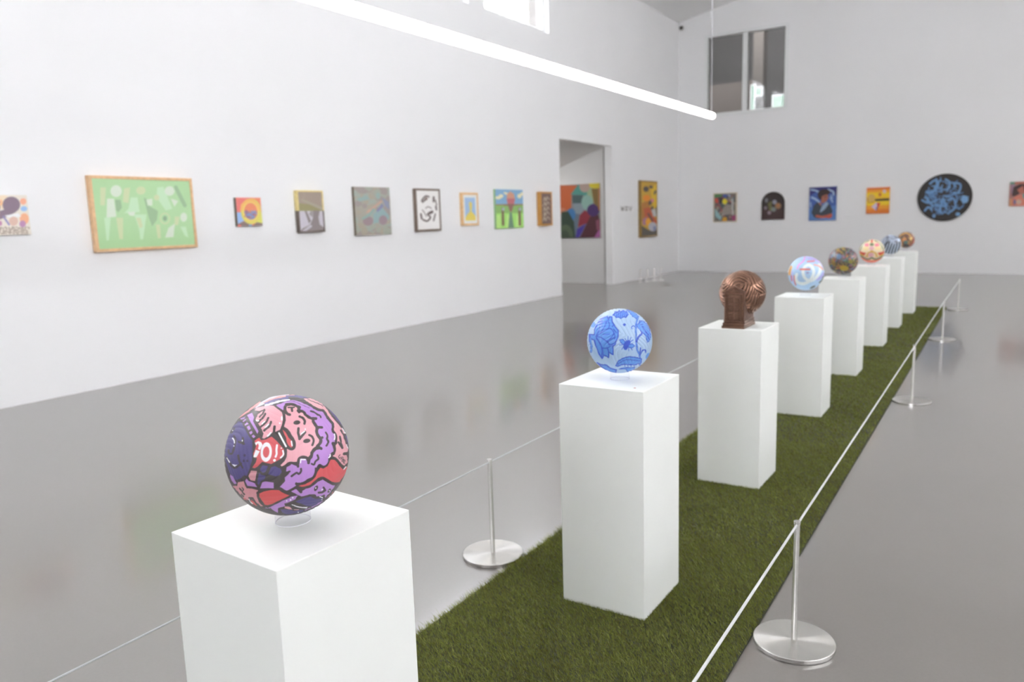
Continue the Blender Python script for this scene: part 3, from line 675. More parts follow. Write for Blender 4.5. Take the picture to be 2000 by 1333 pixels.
def art_floral(b):
    BL = (88, 142, 214); DK = (58, 86, 190); b.C[:] = (162, 188, 216)
    b.p(BL, [(225, 545), (300, 550), (305, 480), (330, 420), (390, 320), (490, 280), (505, 330), (520, 290), (555, 288), (560, 360), (600, 430), (648, 490), (645, 580), (612, 650), (605, 690), (570, 720), (572, 840), (510, 800), (508, 880), (440, 845), (415, 895), (370, 830), (325, 720), (300, 630), (235, 600)], DK, 17)
    for p_ in ([(320, 575), (370, 480), (390, 330)], [(320, 575), (440, 500), (520, 455), (575, 500), (580, 540), (490, 640), (400, 590), (320, 575)], [(395, 370), (500, 350)], [(480, 350), (450, 430), (390, 520)], [(500, 350), (520, 400), (505, 460)], [(560, 430), (590, 400)], [(575, 500), (600, 570), (590, 610)], [(490, 640), (590, 590)], [(490, 640), (530, 690), (610, 670)], [(400, 590), (470, 640), (520, 700)], [(330, 590), (390, 680), (420, 740), (490, 740), (570, 700)], [(420, 740), (430, 850)], [(490, 740), (510, 810)], [(330, 600), (400, 720), (410, 880)], [(520, 540), (430, 545)], [(410, 330), (410, 420)], [(580, 470), (620, 520)]): b.curve(DK, 13, p_)
    b.s(DK, 30, [(232, 565), (240, 640), (258, 720), (252, 800)]); b.s(BL, 20, [(240, 600), (258, 700), (254, 795)]); b.e(BL, 283, 405, 34, 40, 20)
    b.p(BL, [(572, 262), (600, 240), (598, 212), (640, 222), (660, 198), (690, 215), (720, 195), (740, 212), (768, 205), (790, 255), (760, 295), (725, 292), (690, 310), (650, 296), (620, 300), (605, 280)], DK, 14)
    for k in range(6): b.s(DK, 12, [(620 + 27 * k, 215), (632 + 27 * k, 290)])
    b.p(BL, [(770, 185), (830, 195), (900, 240), (945, 285), (920, 320), (860, 285), (815, 230)], DK, 8)
    b.curve(DK, 26, [(935, 290), (910, 390), (905, 520), (912, 650), (925, 770), (960, 850), (962, 990)]); b.curve(BL, 14, [(935, 290), (910, 390), (905, 520), (912, 650), (925, 770), (960, 850), (962, 990)])
    b.curve(DK, 28, [(912, 645), (945, 580), (985, 540), (1000, 500)]); b.p(BL, [(910, 400), (945, 390), (960, 340), (1010, 350), (1060, 390), (1100, 450), (1122, 570), (1100, 640), (1068, 660), (1055, 590), (1030, 540), (980, 500), (935, 450)], DK, 10)
    for k in range(7): b.s(DK, 12, [(950 + 22 * k, 380 + 26 * k), (985 + 18 * k, 350 + 45 * k)])
    b.curve(DK, 12, [(900, 450), (870, 420), (840, 440), (850, 465)]); b.curve(DK, 18, [(970, 830), (1000, 780), (1040, 770), (1048, 810)]); b.s(DK, 18, [(960, 840), (972, 740)])
    b.p(BL, [(612, 1000), (650, 930), (720, 890), (800, 868), (900, 878), (985, 900), (980, 960), (900, 985), (800, 985), (720, 980), (640, 1010)], DK, 14); b.curve(DK, 10, [(640, 980), (760, 915), (960, 930)])
    for k in range(4): b.s(DK, 9, [(740 + 45 * k, 985), (745 + 45 * k, 1010)])
    b.p(BL, [(660, 1050), (730, 1030), (890, 1025), (870, 1060), (790, 1095), (760, 1050)], DK, 10); b.p(BL, [(340, 955), (400, 985), (480, 990), (520, 1030), (620, 1060), (610, 1110), (500, 1080), (420, 1030)], DK, 17)
    b.e(BL, 1080, 860, 30, 50, 25); b.e(DK, 737, 403, 18, 18); b.s(DK, 12, [(718, 400), (756, 406)])
    b.p(BL, [(668, 625), (715, 615), (775, 680), (745, 705), (690, 670)], DK, 10); b.p(BL, [(795, 695), (850, 680), (888, 712), (850, 745), (795, 730)], DK, 10)
    b.e(DK, 762, 705, 38, 68, 12); b.e(DK, 795, 660, 32, 32)
    for p_ in ([(770, 640), (745, 605)], [(790, 630), (790, 575)], [(810, 640), (835, 590)], [(820, 655), (865, 625)], [(730, 690), (665, 700)], [(730, 715), (700, 760)], [(800, 740), (800, 785)], [(825, 735), (850, 770)]): b.curve(DK, 9, p_)

def art_loops(b):
    b.C[:] = (166, 196, 224); W = (222, 230, 232)
    b.s((186, 172, 226), 60, [(700, 200), (900, 240), (1060, 330), (1180, 470)]); b.s((172, 168, 222), 70, [(980, 830), (1100, 760), (1180, 640)]); b.s((178, 178, 226), 40, [(250, 600), (260, 800), (330, 960)])
    b.curve((226, 140, 208), 38, [(620, 180), (590, 280), (520, 350), (440, 420), (400, 520)]); b.s((222, 165, 90), 70, [(225, 470), (190, 570), (175, 680)])
    b.curve(W, 92, [(385, 690), (355, 790), (400, 900), (520, 955), (640, 940), (760, 870), (850, 740), (880, 600), (830, 470), (730, 415), (630, 460), (570, 580), (580, 700), (640, 810), (760, 870), (880, 830), (990, 730), (1060, 600), (1075, 480), (1050, 400)])
    b.s((208, 96, 84), 46, [(490, 540), (760, 540)]); b.s((206, 110, 128), 44, [(700, 312), (890, 298)]); b.curve((214, 150, 140), 44, [(890, 405), (1010, 435), (1090, 490), (1145, 545)]); b.s((202, 90, 110), 30, [(225, 720), (240, 870)]); b.curve((206, 110, 100), 30, [(312, 720), (318, 860), (360, 1000)])
    b.p((74, 72, 62), [(755, 1100), (830, 1030), (930, 1000), (905, 1060), (810, 1105)]); b.curve((80, 82, 76), 36, [(1160, 760), (1130, 850), (1050, 920)]); b.e((150, 140, 180), 700, 640, 45, 25)

def art_hatch(b):
    r = np.random.default_rng(5); b.C[:] = (70, 60, 60)
    pal = [(196, 170, 60), (190, 110, 60), (170, 70, 60), (80, 120, 120), (100, 140, 185), (186, 115, 130), (90, 140, 80), (60, 55, 60), (205, 190, 90)]
    for k in range(460):
        x, y = r.uniform(180, 760), r.uniform(400, 960); a = math.sin(x * 0.012) * 1.6 + math.cos(y * 0.011) * 1.8 + r.normal(0, 0.15); L = r.uniform(12, 34)
        zone = int((math.sin(x * 0.017 + 1) + math.cos(y * 0.02 + x * 0.006) + 2) * 2.2 + r.integers(0, 4)) % len(pal)
        b.s(pal[zone], r.uniform(4, 10), [(x - math.cos(a) * L, y - math.sin(a) * L), (x + math.cos(a) * L, y + math.sin(a) * L)])
    for c_, x, y, rx, ry in (((196, 168, 40), 490, 845, 85, 50), ((178, 172, 60), 620, 715, 45, 42), ((96, 140, 186), 385, 615, 55, 50), ((150, 175, 200), 290, 570, 35, 45), ((196, 160, 50), 285, 750, 36, 45), ((178, 110, 120), 705, 590, 35, 50), ((120, 110, 70), 435, 715, 35, 30)):
        b.e(c_, x, y, rx, ry)
        for k in range(9): b.s((75, 62, 58), 5, [(x - rx + k * rx / 4, y - ry * 0.8), (x - rx + k * rx / 4 + 12, y + ry * 0.8)])

def art_ornament(b):
    b.C[:] = (224, 206, 172); X = 1028
    G, R_, GO, PKc = (110, 122, 88), (198, 76, 66), (204, 160, 72), (214, 164, 172)
    for m in (-1, 1):
        f = lambda x, y: (X + m * x, y)
        b.e((224, 130, 145), *f(100, 388), 45, 34); b.curve(G, 20, [f(60, 300), f(150, 350), f(215, 440), f(235, 520)]); b.curve((190, 190, 160), 20, [f(120, 320), f(180, 400), f(190, 470)])
        b.p(R_, [f(110, 545), f(200, 525), f(245, 500), f(240, 560), f(150, 590)]); b.curve(GO, 26, [f(0, 520), f(70, 545), f(110, 620), f(180, 590), f(240, 560)]); b.curve(GO, 16, [f(80, 560), f(90, 610), f(60, 640)])
        b.curve(G, 34, [f(0, 635), f(70, 668), f(150, 640), f(230, 600)]); b.curve((226, 196, 190), 14, [f(0, 610), f(80, 640), f(160, 610)]); b.s((216, 110, 90), 46, [f(0, 712), f(120, 700), f(200, 650)])
        b.e((228, 205, 150), *f(120, 455), 60, 40)
    b.e(PKc, X - 5, 450, 46, 40); b.e(G, X, 378, 40, 28); b.s(R_, 34, [(X, 290), (X, 330)]); b.e(PKc, X - 20, 580, 55, 42); b.e(GO, X, 515, 30, 22)

def art_stripes(b):
    b.C[:] = (204, 218, 238); K = (20, 21, 24)
    for k in range(9): b.curve(K, 29, [(1225 + 58 * k, 590), (1262 + 56 * k, 490), (1300 + 54 * k, 400), (1325 + 50 * k, 330)])
    for k in range(6): b.curve(K, 15, [(1200 + 16 * k, 310 + 22 * k), (1250 + 16 * k, 250 + 22 * k), (1320 + 14 * k, 185 + 14 * k)])
    b.p((158, 168, 186), [(1380, 200), (1480, 190), (1540, 300), (1500, 390), (1400, 340), (1350, 260)]); b.p((92, 96, 104), [(1440, 200), (1560, 215), (1590, 260), (1520, 260)]); b.e((104, 108, 118), 1510, 330, 45, 25, 30); b.curve((110, 114, 120), 12, [(1390, 250), (1450, 270), (1510, 250)])

def art_gold(b):
    r = np.random.default_rng(9); b.C[:] = (92, 74, 62)
    for k in range(120):
        x, y = r.uniform(1550, 1860), r.uniform(120, 430); a = r.normal(0.9, 0.6)
        b.curve([(206, 160, 88), (186, 120, 70), (120, 84, 60), (150, 100, 92), (210, 180, 120)][r.integers(0, 5)], r.uniform(6, 13), [(x, y), (x + 25 * math.cos(a), y + 25 * math.sin(a)), (x + 45 * math.cos(a + 0.6), y + 45 * math.sin(a + 0.6))])
    b.e((206, 140, 88), 1660, 290, 42, 40); b.e((96, 126, 124), 1690, 335, 45, 36); b.e((214, 180, 110), 1795, 265, 25, 40); b.curve((170, 84, 84), 22, [(1840, 260), (1830, 350), (1770, 410)]); b.e((70, 68, 72), 1700, 395, 60, 25); b.curve((220, 172, 90), 18, [(1600, 190), (1700, 150), (1780, 200)])

BALLS = [  # centre, radius, art, zoom, segments, groove seed/depth/frequency, texture
    ((-1.2771, 1.0878, 1.0496), 0.1285, art_cartoon, (435, 765, 10.662), 400, 200, 3, 0.0008, 62, 1024, 6),
    ((-1.2547, 2.7397, 1.0520), 0.1265, art_floral, (1120, 580, 7.406), 400, 200, 11, 0.0022, 46, 768, 8),
    None,
    ((-1.2590, 6.1027, 1.0660), 0.1280, art_loops, (1530, 490, 14.81), 200, 100, 4, 0.0016, 40, 384, 20),
    ((-1.2720, 7.7652, 1.0594), 0.1290, art_hatch, (1600, 440, 10.0), 96, 48, 5, 0.0008, 26, 320, 8),
    ((-1.2660, 9.5302, 1.0600), 0.1310, art_ornament, (1600, 440, 10.0), 96, 48, 6, 0.0008, 26, 256, 10),
    ((-1.2560, 11.0914, 1.0660), 0.1250, art_stripes, (1600, 440, 10.0), 96, 48, 7, 0.0008, 26, 256, 6),
    ((-1.2350, 12.6641, 1.0640), 0.1180, art_gold, (1600, 440, 10.0), 96, 48, 8, 0.0008, 26, 256, 10)]
B_LAB = ['ball painted with pink, purple and navy cartoon faces shouting GO', 'pale blue ball painted with blue flowers and a bee', None, 'sky-blue ball painted with thick white loops and red dashes',
         'dark ball covered in yellow, orange and blue hatching', 'cream ball with symmetrical red, pink and green ornament', 'blue-grey ball with dark zebra stripes', 'smallest, farthest ball, dark brown with gold and teal swirls']
B_GAIN = [1.0, 1.0, 1, 1.0, 1.0, 1.0, 1.0, 1.0]
for i, s in enumerate(BALLS):
    if s is None: continue
    c, rad, art, zoom, nphi, nth, seed, depth, freq, size, soft = s
    me = ball_mesh(c, rad, art, zoom, nphi, nth, seed, depth, freq, size, B_GAIN[i], 0.0, 0.5 if i == 0 else 0.42, 0.06 if i == 0 else 0.25, 'painted_ball', soft, 0.06 if i == 0 else 0.0)
    o = link('painted_ball', me, [], None, c)
    tag(o, B_LAB[i], 'ball', 'decorated balls on plinths')
    # clear ring stand
    zc = c[2] - math.sqrt(rad ** 2 - 0.0375 ** 2) + 0.0006; H_ = zc - PH
    st = from_bm('ring_stand', lathe_bm([(0.0376, 0.0006), (0.0376, H_)], 64), M_acr, None, (c[0], c[1], PH + 0.0003), smooth=True)
    from_bm('cut_edge', lathe_bm([(0.0366, 0), (0.0382, 0), (0.0382, 0.0012), (0.0366, 0.0012), (0.0366, 0)], 64), M_acr_edge, st)
    lab = {0: 'pink and purple cartoon ball', 1: 'blue floral ball', 3: 'white-looped sky-blue ball', 4: 'dark hatched ball', 5: 'cream ornamented ball', 6: 'grey zebra-striped ball', 7: 'farthest gold and teal ball'}[i]
    tag(st, 'clear acrylic ring holding up the ' + lab, 'stand', 'acrylic ring stands')

# bronze ball growing out of a door on steps
br = thing('bronze_sculpture', 'cast bronze ball set behind a panelled door on stepped base', 'sculpture', (-1.2475, 4.32, PH + 0.0003))
cy = 4.32
me = ball_mesh((-1.243, 4.376, 1.083), 0.1280, None, None, 400, 200, 21, 0.0065, 36, 0, name='ball')
me.materials.append(M_bronze); o = link('ball', me, [], br, (0.0045, 4.376 - cy, 0.183))
hw = 0.055
y0, y1 = 4.234 - cy, 4.428 - cy
from_bm('house_block', prism_bm([(-hw, 0.043), (hw, 0.043), (hw, 0.199), (0, 0.231), (-hw, 0.199)], y0, y1, 0.0015), M_bronze_dark, br)
from_bm('pediment', prism_bm([(-hw + 0.008, 0.199), (hw - 0.008, 0.199), (0, 0.225)], y0 - 0.004, y0 + 0.004, 0.001), M_bronze, br)
for sx in (-1, 1):
    from_bm('raking_moulding', prism_bm([(sx * (hw + 0.005), 0.192), (sx * (hw + 0.005), 0.202), (0, 0.2375), (0, 0.2275)], y0 - 0.008, y0 + 0.012, 0.001), M_bronze_dark, br)
for sx in (-1, 1):
    box('pilaster', (sx * 0.047 - 0.005, sx * 0.047 + 0.005, y0 - 0.007, y0 + 0.002, 0.043, 0.194), M_bronze, br, bev=0.0015)
box('lintel', (-0.046, 0.046, y0 - 0.006, y0 + 0.002, 0.184, 0.192), M_bronze, br, bev=0.001)
dr = box('door', (-0.034, 0.034, y0 - 0.003, y0 + 0.002, 0.046, 0.180), M_bronze_dark, br, bev=0.0008)
for sx in (-1, 1):
    for (z0, z1) in ((0.052, 0.086), (0.094, 0.132), (0.142, 0.172)):
        box('door_panel', (sx * 0.0165 - 0.0125, sx * 0.0165 + 0.0125, y0 - 0.0062, y0 - 0.002, z0, z1), M_bronze, dr, bev=0.0022)
    box('door_jamb', (sx * 0.0375 - 0.0025, sx * 0.0375 + 0.0025, y0 - 0.0055, y0 + 0.002, 0.046, 0.184), M_bronze, br, bev=0.001)
from_bm('door_knob', lathe_bm([(0, -0.003), (0.002, -0.002), (0.003, 0), (0.002, 0.002), (0, 0.003)], 12), M_bronze, dr, (0.029, y0 - 0.008, 0.09), smooth=True)
for k in range(3):
    box('step', (-0.0622 + 0.002 * k, 0.0622 - 0.002 * k, 4.212 + 0.012 * k - cy, 4.436 - 0.003 * k - cy, 0.0145 * k, 0.0145 * (k + 1)), M_bronze, br, bev=0.0012)

# ------------------------------------------------------------------ barrier posts and cords
def stanchion(x, y, label, rad=0.140, height=0.462):
    t = thing('barrier_post', label, 'barrier post', (x, y, 0.0), 'steel barrier posts around the runner')
    from_bm('base_disc', lathe_bm([(0, 0.0), (rad - 0.003, 0.0), (rad, 0.002), (rad, 0.015), (rad - 0.0025, 0.0175), (0.0, 0.0175)], 96), M_steel_disc, t)
    from_bm('post', lathe_bm([(0.0102, 0.017), (0.0102, height - 0.012), (0.0116, height - 0.011), (0.0116, height - 0.001), (0.0105, height), (0, height)], 32), M_steel_post, t, smooth=False)
    return t
SX, LX = -0.5605, -1.924
for x, y, lab in ((SX, 2.6858, 'steel barrier post on the right at the picture bottom'), (-0.561, 6.7451, 'second steel barrier post up the right side of the runner'), (-0.561, 10.1211, 'third steel barrier post up the right side of the runner'), (-0.5453, 13.1744, 'farthest right steel barrier post, past the runner end'),
                  (LX, 2.7841, 'steel barrier post left of the runner, between the two nearest plinths'), (LX, 6.75, 'steel barrier post left of the runner, behind the bronze ball plinth')):
    stanchion(x, y, lab)
def cord(name, pts, r, mat, label):
    o = from_bm(name, tube_bm(pts, r, 10), mat, smooth=True); return tag(o, label, 'cord')
zt = 0.448
cord('cord', [(SX + 0.004, -0.9, zt), (SX, 2.6858, zt), (-0.561, 6.7451, zt), (-0.561, 10.1211, zt), (-0.5453, 13.1744, zt)], 0.0042, M_cord, 'white cord strung along the steel posts right of the runner')
cord('cord', [(LX, -0.2, zt - 0.004), (LX, 2.7841, zt), (LX, 6.75, zt)], 0.0028, M_cord_thin, 'thin grey cord strung along the posts left of the runner')
# small posts by the left wall, far end
for k, (x, y, lab) in enumerate(((-7.188, 16.90, 'nearest of four short thin posts below the yellow painting'), (-7.077, 17.07, 'second of four short thin posts below the yellow painting'), (-6.983, 17.23, 'third of four short thin posts below the yellow painting'), (-6.876, 17.40, 'farthest of four short thin posts below the yellow painting'))):
    t = thing('short_post', lab, 'post', (x, y, 0), 'short posts by the left wall')
    from_bm('rod', lathe_bm([(0.014, 0.012), (0.014, 0.29), (0.012, 0.295), (0, 0.295)], 16), M_steel_post, t)
    from_bm('base_disc', lathe_bm([(0, 0), (0.07, 0), (0.07, 0.01), (0.066, 0.012), (0, 0.012)], 32), M_steel_disc, t)
t = thing('floor_outlet', 'round dark floor outlet cover near the back left corner', 'floor outlet', (-6.272, 16.2, 0))
from_bm('cover', lathe_bm([(0, 0), (0.125, 0), (0.125, 0.004), (0.118, 0.008), (0, 0.009)], 40), material('outlet_cover', (128, 122, 116), 0.4, metal=0.4, noise=0.05), t)
from_bm('hinge_ring', lathe_bm([(0.05, 0.009), (0.062, 0.009), (0.062, 0.011), (0.05, 0.011), (0.05, 0.009)], 32), M_dark, t)

# ------------------------------------------------------------------ tube lamps
def tube_lamp(label, x, z, ya, yb, group='suspended tube lamps'):
    t = thing('tube_lamp', label, 'lamp', (x, (ya + yb) / 2, z), group)
    h = (yb - ya) / 2; r = 0.035
    from_bm('diffuser', tube_bm([(0, -h + r, 0), (0, 0, 0), (0, h - r, 0)], r, 20, True), M_tube, t, smooth=True)
    zc = EAVE + SLOPE * (min(x - XL, XR - x)) - z
    for k in (-1, -0.4, 1):
        yy = k * (h - 0.06)
        from_bm('cable', tube_bm([(0, yy, r), (0, yy, zc)], 0.0025, 8), M_cable, t)
        from_bm('ceiling_cap', lathe_bm([(0, zc - 0.03), (0.04, zc - 0.03), (0.045, zc), (0, zc)], 16), M_lamp_cap, t, (0, yy, 0))
    return t
tube_lamp('long glowing white tube lamp hanging over the hall', -2.825, 2.602, -0.6, 8.70)
tube_lamp('second glowing tube lamp hanging out of view over the right half of the hall', 3.2, 2.602, -2.0, 8.62)

t = thing('tube_lamp', 'added fill tube lamp on the side room ceiling, out of view', 'lamp', (-9.45, 12.9, 2.36), 'suspended tube lamps')  # unseen lamp added to brighten the side room
from_bm('diffuser', tube_bm([(0, -3, 0), (0, 0, 0), (0, 3, 0)], 0.042, 20, True), M_tube, t, smooth=True)
box('ceiling_clip', (-0.02, 0.02, -0.05, 0.05, 0.04, 0.215), M_lamp_cap, t)
tube_lamp('added fill tube lamp out of view at the far end, nearer the runner', 1.8, 2.602, 10.0, 19.4)  # added out of view to brighten the back wall and ceiling
tube_lamp('added fill tube lamp out of view at the far end, by the right wall', 4.8, 2.602, 10.0, 19.4)  # second unseen lamp added as fill for the far end

# ------------------------------------------------------------------ paintings
def wall_art(name, label, wall, a0, a1, z0, z1, art, zoom, size, gain=1.0, lift=0.0, soft=6, depth=0.04, frame=None, edge=(225, 222, 215), mount=None, shape='rect', rough=0.6, lower_frame=None, pale=None):
    """wall 'L' (left, along y) or 'B' (back, along x) or 'S' (side room). Local axes: u to the right, v up, w out of the wall."""
    D_ = {'L': -XL, 'B': YB, 'S': AY1}[wall]; kf = (D_ - depth) / D_
    a0, a1 = a0 * kf, a1 * kf; z0, z1 = EYE[2] + (z0 - EYE[2]) * kf, EYE[2] + (z1 - EYE[2]) * kf
    if wall == 'L': org = np.array([XL, a0, z0]); U = np.array([0, 1, 0.]); Wn = np.array([1., 0, 0])
    elif wall == 'B': org = np.array([a0, YB, z0]); U = np.array([1., 0, 0]); Wn = np.array([0, -1., 0])
    else: org = np.array([a0, AY1, z0]); U = np.array([1., 0, 0]); Wn = np.array([0, -1., 0])
    w_, h_ = a1 - a0, z1 - z0
    t = thing(name, label, 'painting', tuple(org + Wn * 0.001), 'paintings hung on the gallery walls')
    mw = Matrix(((U[0], 0, Wn[0]), (U[1], 0, Wn[1]), (0, 1, 0)))
    t.rotation_euler = mw.to_euler()
    fw = frame[0] if frame else 0.0
    mt = mount or 0.0
    # canvas
    x0, x1, y0, y1 = fw + mt, w_ - fw - mt, fw + mt, h_ - fw - mt
    ww = size; hh = max(8, int(size * (y1 - y0) / (x1 - x0)))
    gx = x0 + (x1 - x0) * (np.arange(ww) + 0.5) / ww; gy = y0 + (y1 - y0) * (np.arange(hh) + 0.5) / hh
    GX, GY = np.meshgrid(gx, gy)
    face_w = depth - (0.008 if frame else 0.0)
    P = org + GX[..., None] * U + GY[..., None] * np.array([0, 0, 1.]) + Wn * face_w
    px, py = px_of(P)
    b = Brush((px - zoom[0]) * zoom[2], (py - zoom[1]) * zoom[2], (128, 128, 128), soft)
    b.U, b.V = ((GX - x0) / (x1 - x0)).ravel(), ((GY - y0) / (y1 - y0)).ravel()
    art(b)
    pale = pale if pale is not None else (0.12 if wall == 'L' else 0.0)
    b.C = b.C * (1 - pale) + 232 * pale  # mixes lens haze into the painted colours, mainly on the left wall
    am = art_material(name + '_paint', make_image(name + '_paint', b.C, ww, hh, gain, lift), rough)
    em = material(name + '_edge', edge, 0.7, noise=0.04, nscale=30)
    if shape == 'rect': outline = [(x0, y0), (x1, y0), (x1, y1), (x0, y1)]
    elif shape == 'oval': outline = [(w_ / 2 + w_ / 2 * math.cos(2 * PI * k / 64), h_ / 2 + h_ / 2 * math.sin(2 * PI * k / 64)) for k in range(64)]
    else:
        r_ = w_ / 2; outline = [(0, 0), (w_, 0)] + [(r_ + r_ * math.cos(PI * k / 24), h_ - r_ + r_ * math.sin(PI * k / 24)) for k in range(25)]
    bm = bmesh.new(); n = len(outline)
    A_ = [bm.verts.new((x, y, 0)) for x, y in outline]; B_ = [bm.verts.new((x, y, face_w)) for x, y in outline]
    bm.faces.new(A_[::-1]).material_index = 1; top = bm.faces.new(B_); top.material_index = 0
    for i in range(n): bm.faces.new((A_[i], A_[(i + 1) % n], B_[(i + 1) % n], B_[i])).material_index = 1
    uvl = bm.loops.layers.uv.new('UVMap')
    for f in bm.faces:
        for lp in f.loops: lp[uvl].uv = ((lp.vert.co.x - x0) / (x1 - x0), (lp.vert.co.y - y0) / (y1 - y0))
    me = bpy.data.meshes.new('canvas'); bm.to_mesh(me); bm.free()
    link('canvas', me, [am, em], t)
    if mount:
        bm = bmesh.new(); f = fw
        for d in ((f, w_ - f, f, f + mt), (f, w_ - f, h_ - f - mt, h_ - f), (f, f + mt, f + mt, h_ - f - mt), (w_ - f - mt, w_ - f, f + mt, h_ - f - mt)): add_box(bm, *d, 0, face_w + 0.002)
        from_bm('mount', bm, material('mount_board', (236, 236, 234), 0.8, noise=0.01), t)
    if frame:
        fm = material(name + '_frame', frame[1], 0.5, noise=0.12, nscale=25, bump=0.1, bscale=80)
        fm2 = fm if lower_frame is None else material(name + '_frame_lower', lower_frame, 0.5, noise=0.08)
        if lower_frame is None: sides = [('frame_side', 0, fw, 0, h_, fm), ('frame_side', w_ - fw, w_, 0, h_, fm)]
        else:
            hm = h_ * 0.52
            sides = [('frame_side', 0, fw, hm, h_, fm), ('frame_side', w_ - fw, w_, hm, h_, fm), ('frame_side', 0, fw, 0, hm, fm2), ('frame_side', w_ - fw, w_, 0, hm, fm2)]
        for nm, q0, q1, q2, q3, mm in sides + [('frame_rail', fw, w_ - fw, 0, fw, fm2), ('frame_rail', fw, w_ - fw, h_ - fw, h_, fm)]:
            box(nm, (q0, q1, q2, q3, 0, depth), mm, t, bev=0.002)
    return t

def art_ledge(b):
    b.C[:] = (236, 226, 212); r = np.random.default_rng(3)
    b.e((238, 214, 180), 30, 340, 60, 60); b.e((112, 88, 108), 100, 365, 78, 72); b.p((112, 88, 108), [(0, 420), (60, 400), (140, 430), (40, 480), (-80, 520), (-160, 420)]); b.e((96, 72, 90), -60, 380, 60, 80)
    b.e((238, 150, 110), 205, 335, 28, 28); b.e((240, 176, 120), 5, 345, 20, 28); b.e((130, 180, 232), 212, 400, 30, 22); b.e((240, 160, 110), 215, 490, 40, 50); b.p((246, 246, 248), [(40, 460), (160, 440), (190, 470), (80, 480)]); b.e((170, 110, 160), 200, 535, 28, 30); b.s((120, 110, 170), 16, [(30, 470), (80, 540)]); b.e((190, 110, 160), 0, 530, 18, 22); b.e((214, 170, 150), 120, 510, 40, 40)
    for k in range(260): b.e((150, 130, 112), r.uniform(-260, 260), r.uniform(560, 625), 6, 5)
    for k in range(30): b.s([(180, 120, 130), (120, 130, 190), (230, 170, 120)][k % 3], 10, [(r.uniform(-260, 0), r.uniform(290, 560)), (r.uniform(-260, 0), r.uniform(290, 560))])
def art_green(b):
    b.C[:] = (166, 212, 150); W = (212, 226, 204); L_ = (188, 226, 182); T_ = (198, 212, 160); D_ = (140, 178, 130)
    b.C -= (b.V[:, None] < 0.5) * np.array([6, 4, 8]) * (0.5 - b.V[:, None]) * 2
    for c, p_ in ((T_, [(890, 210), (940, 210), (930, 370), (890, 370)]), (T_, [(1100, 220), (1155, 210), (1140, 350), (1090, 340)]), (T_, [(1030, 480), (1092, 480), (1092, 670), (1060, 670)]), (L_, [(1160, 300), (1220, 300), (1240, 430), (1100, 440), (1140, 400)]), (W, [(950, 310), (1012, 310), (1032, 470), (945, 480)]),
                  (D_, [(1020, 320), (1070, 320), (1082, 390), (1050, 432), (1030, 410)]), (L_, [(925, 480), (982, 480), (965, 682), (945, 682)]), (L_, [(1190, 450), (1300, 450), (1270, 672), (1245, 672), (1235, 580)]), (T_, [(1205, 480), (1250, 480), (1268, 560), (1240, 575)]), (W, [(1130, 430), (1200, 425), (1190, 465), (1150, 460)]),
                  (D_, [(1275, 300), (1310, 320), (1330, 380), (1402, 420), (1392, 500), (1350, 555), (1318, 470)]), (W, [(1298, 320), (1352, 310), (1352, 372), (1312, 372)]), (L_, [(1395, 210), (1450, 205), (1530, 400), (1470, 415), (1390, 300)]), (T_, [(1382, 540), (1420, 540), (1428, 662), (1400, 662)]),
                  (W, [(1495, 570), (1552, 530), (1540, 652), (1465, 656)]), (W, [(1515, 310), (1582, 330), (1548, 382)]), (L_, [(1600, 560), (1650, 560), (1672, 655), (1640, 640)]), (T_, [(1550, 470), (1595, 470), (1580, 545), (1550, 545)])): b.p(c, p_)
    b.e(W, 1030, 243, 50, 52); b.e(T_, 1250, 238, 42, 36); b.e(W, 1505, 242, 44, 42); b.s(D_, 34, [(1560, 210), (1640, 370)]); b.e((120, 158, 116), 1464, 486, 18, 22); b.e(T_, 1464, 486, 40, 45, ring=10); b.e(W, 1630, 475, 30, 40); b.e(T_, 1390, 300, 25, 25)
def art_sun(b):
    b.C[:] = (232, 108, 100); b.p((238, 126, 86), [(290, 320), (420, 320), (430, 500), (290, 500)]); b.p((140, 180, 232), [(100, 500), (210, 500), (230, 590), (100, 660)]); b.p((122, 102, 96), [(100, 660), (215, 600), (300, 640), (290, 700), (100, 690)]); b.p((122, 102, 96), [(320, 650), (400, 580), (450, 640), (450, 690), (320, 690)]); b.p((214, 216, 84), [(380, 500), (450, 500), (450, 630), (350, 610)])
    b.p((150, 190, 232), [(270, 640), (310, 640), (310, 680), (270, 680)]); b.e((238, 100, 92), 160, 655, 24, 12)
    b.e((222, 206, 84), 295, 490, 97, 122, -4, ring=40); b.p((240, 176, 84), [(170, 480), (180, 410), (240, 350), (320, 348), (385, 420), (405, 480), (380, 480), (350, 400), (290, 375), (220, 410), (195, 480)]); b.e((244, 214, 96), 292, 488, 82, 103, -4, ring=10)
    b.e((232, 128, 84), 290, 485, 74, 95, -4); b.p((122, 124, 170), [(214, 490), (366, 485), (362, 540), (330, 575), (290, 585), (240, 560)]); r = np.random.default_rng(2)
    for k in range(40): b.e([(150, 90, 110), (110, 140, 200), (190, 120, 90)][k % 3], r.uniform(220, 360), r.uniform(480, 560), 8, 10)
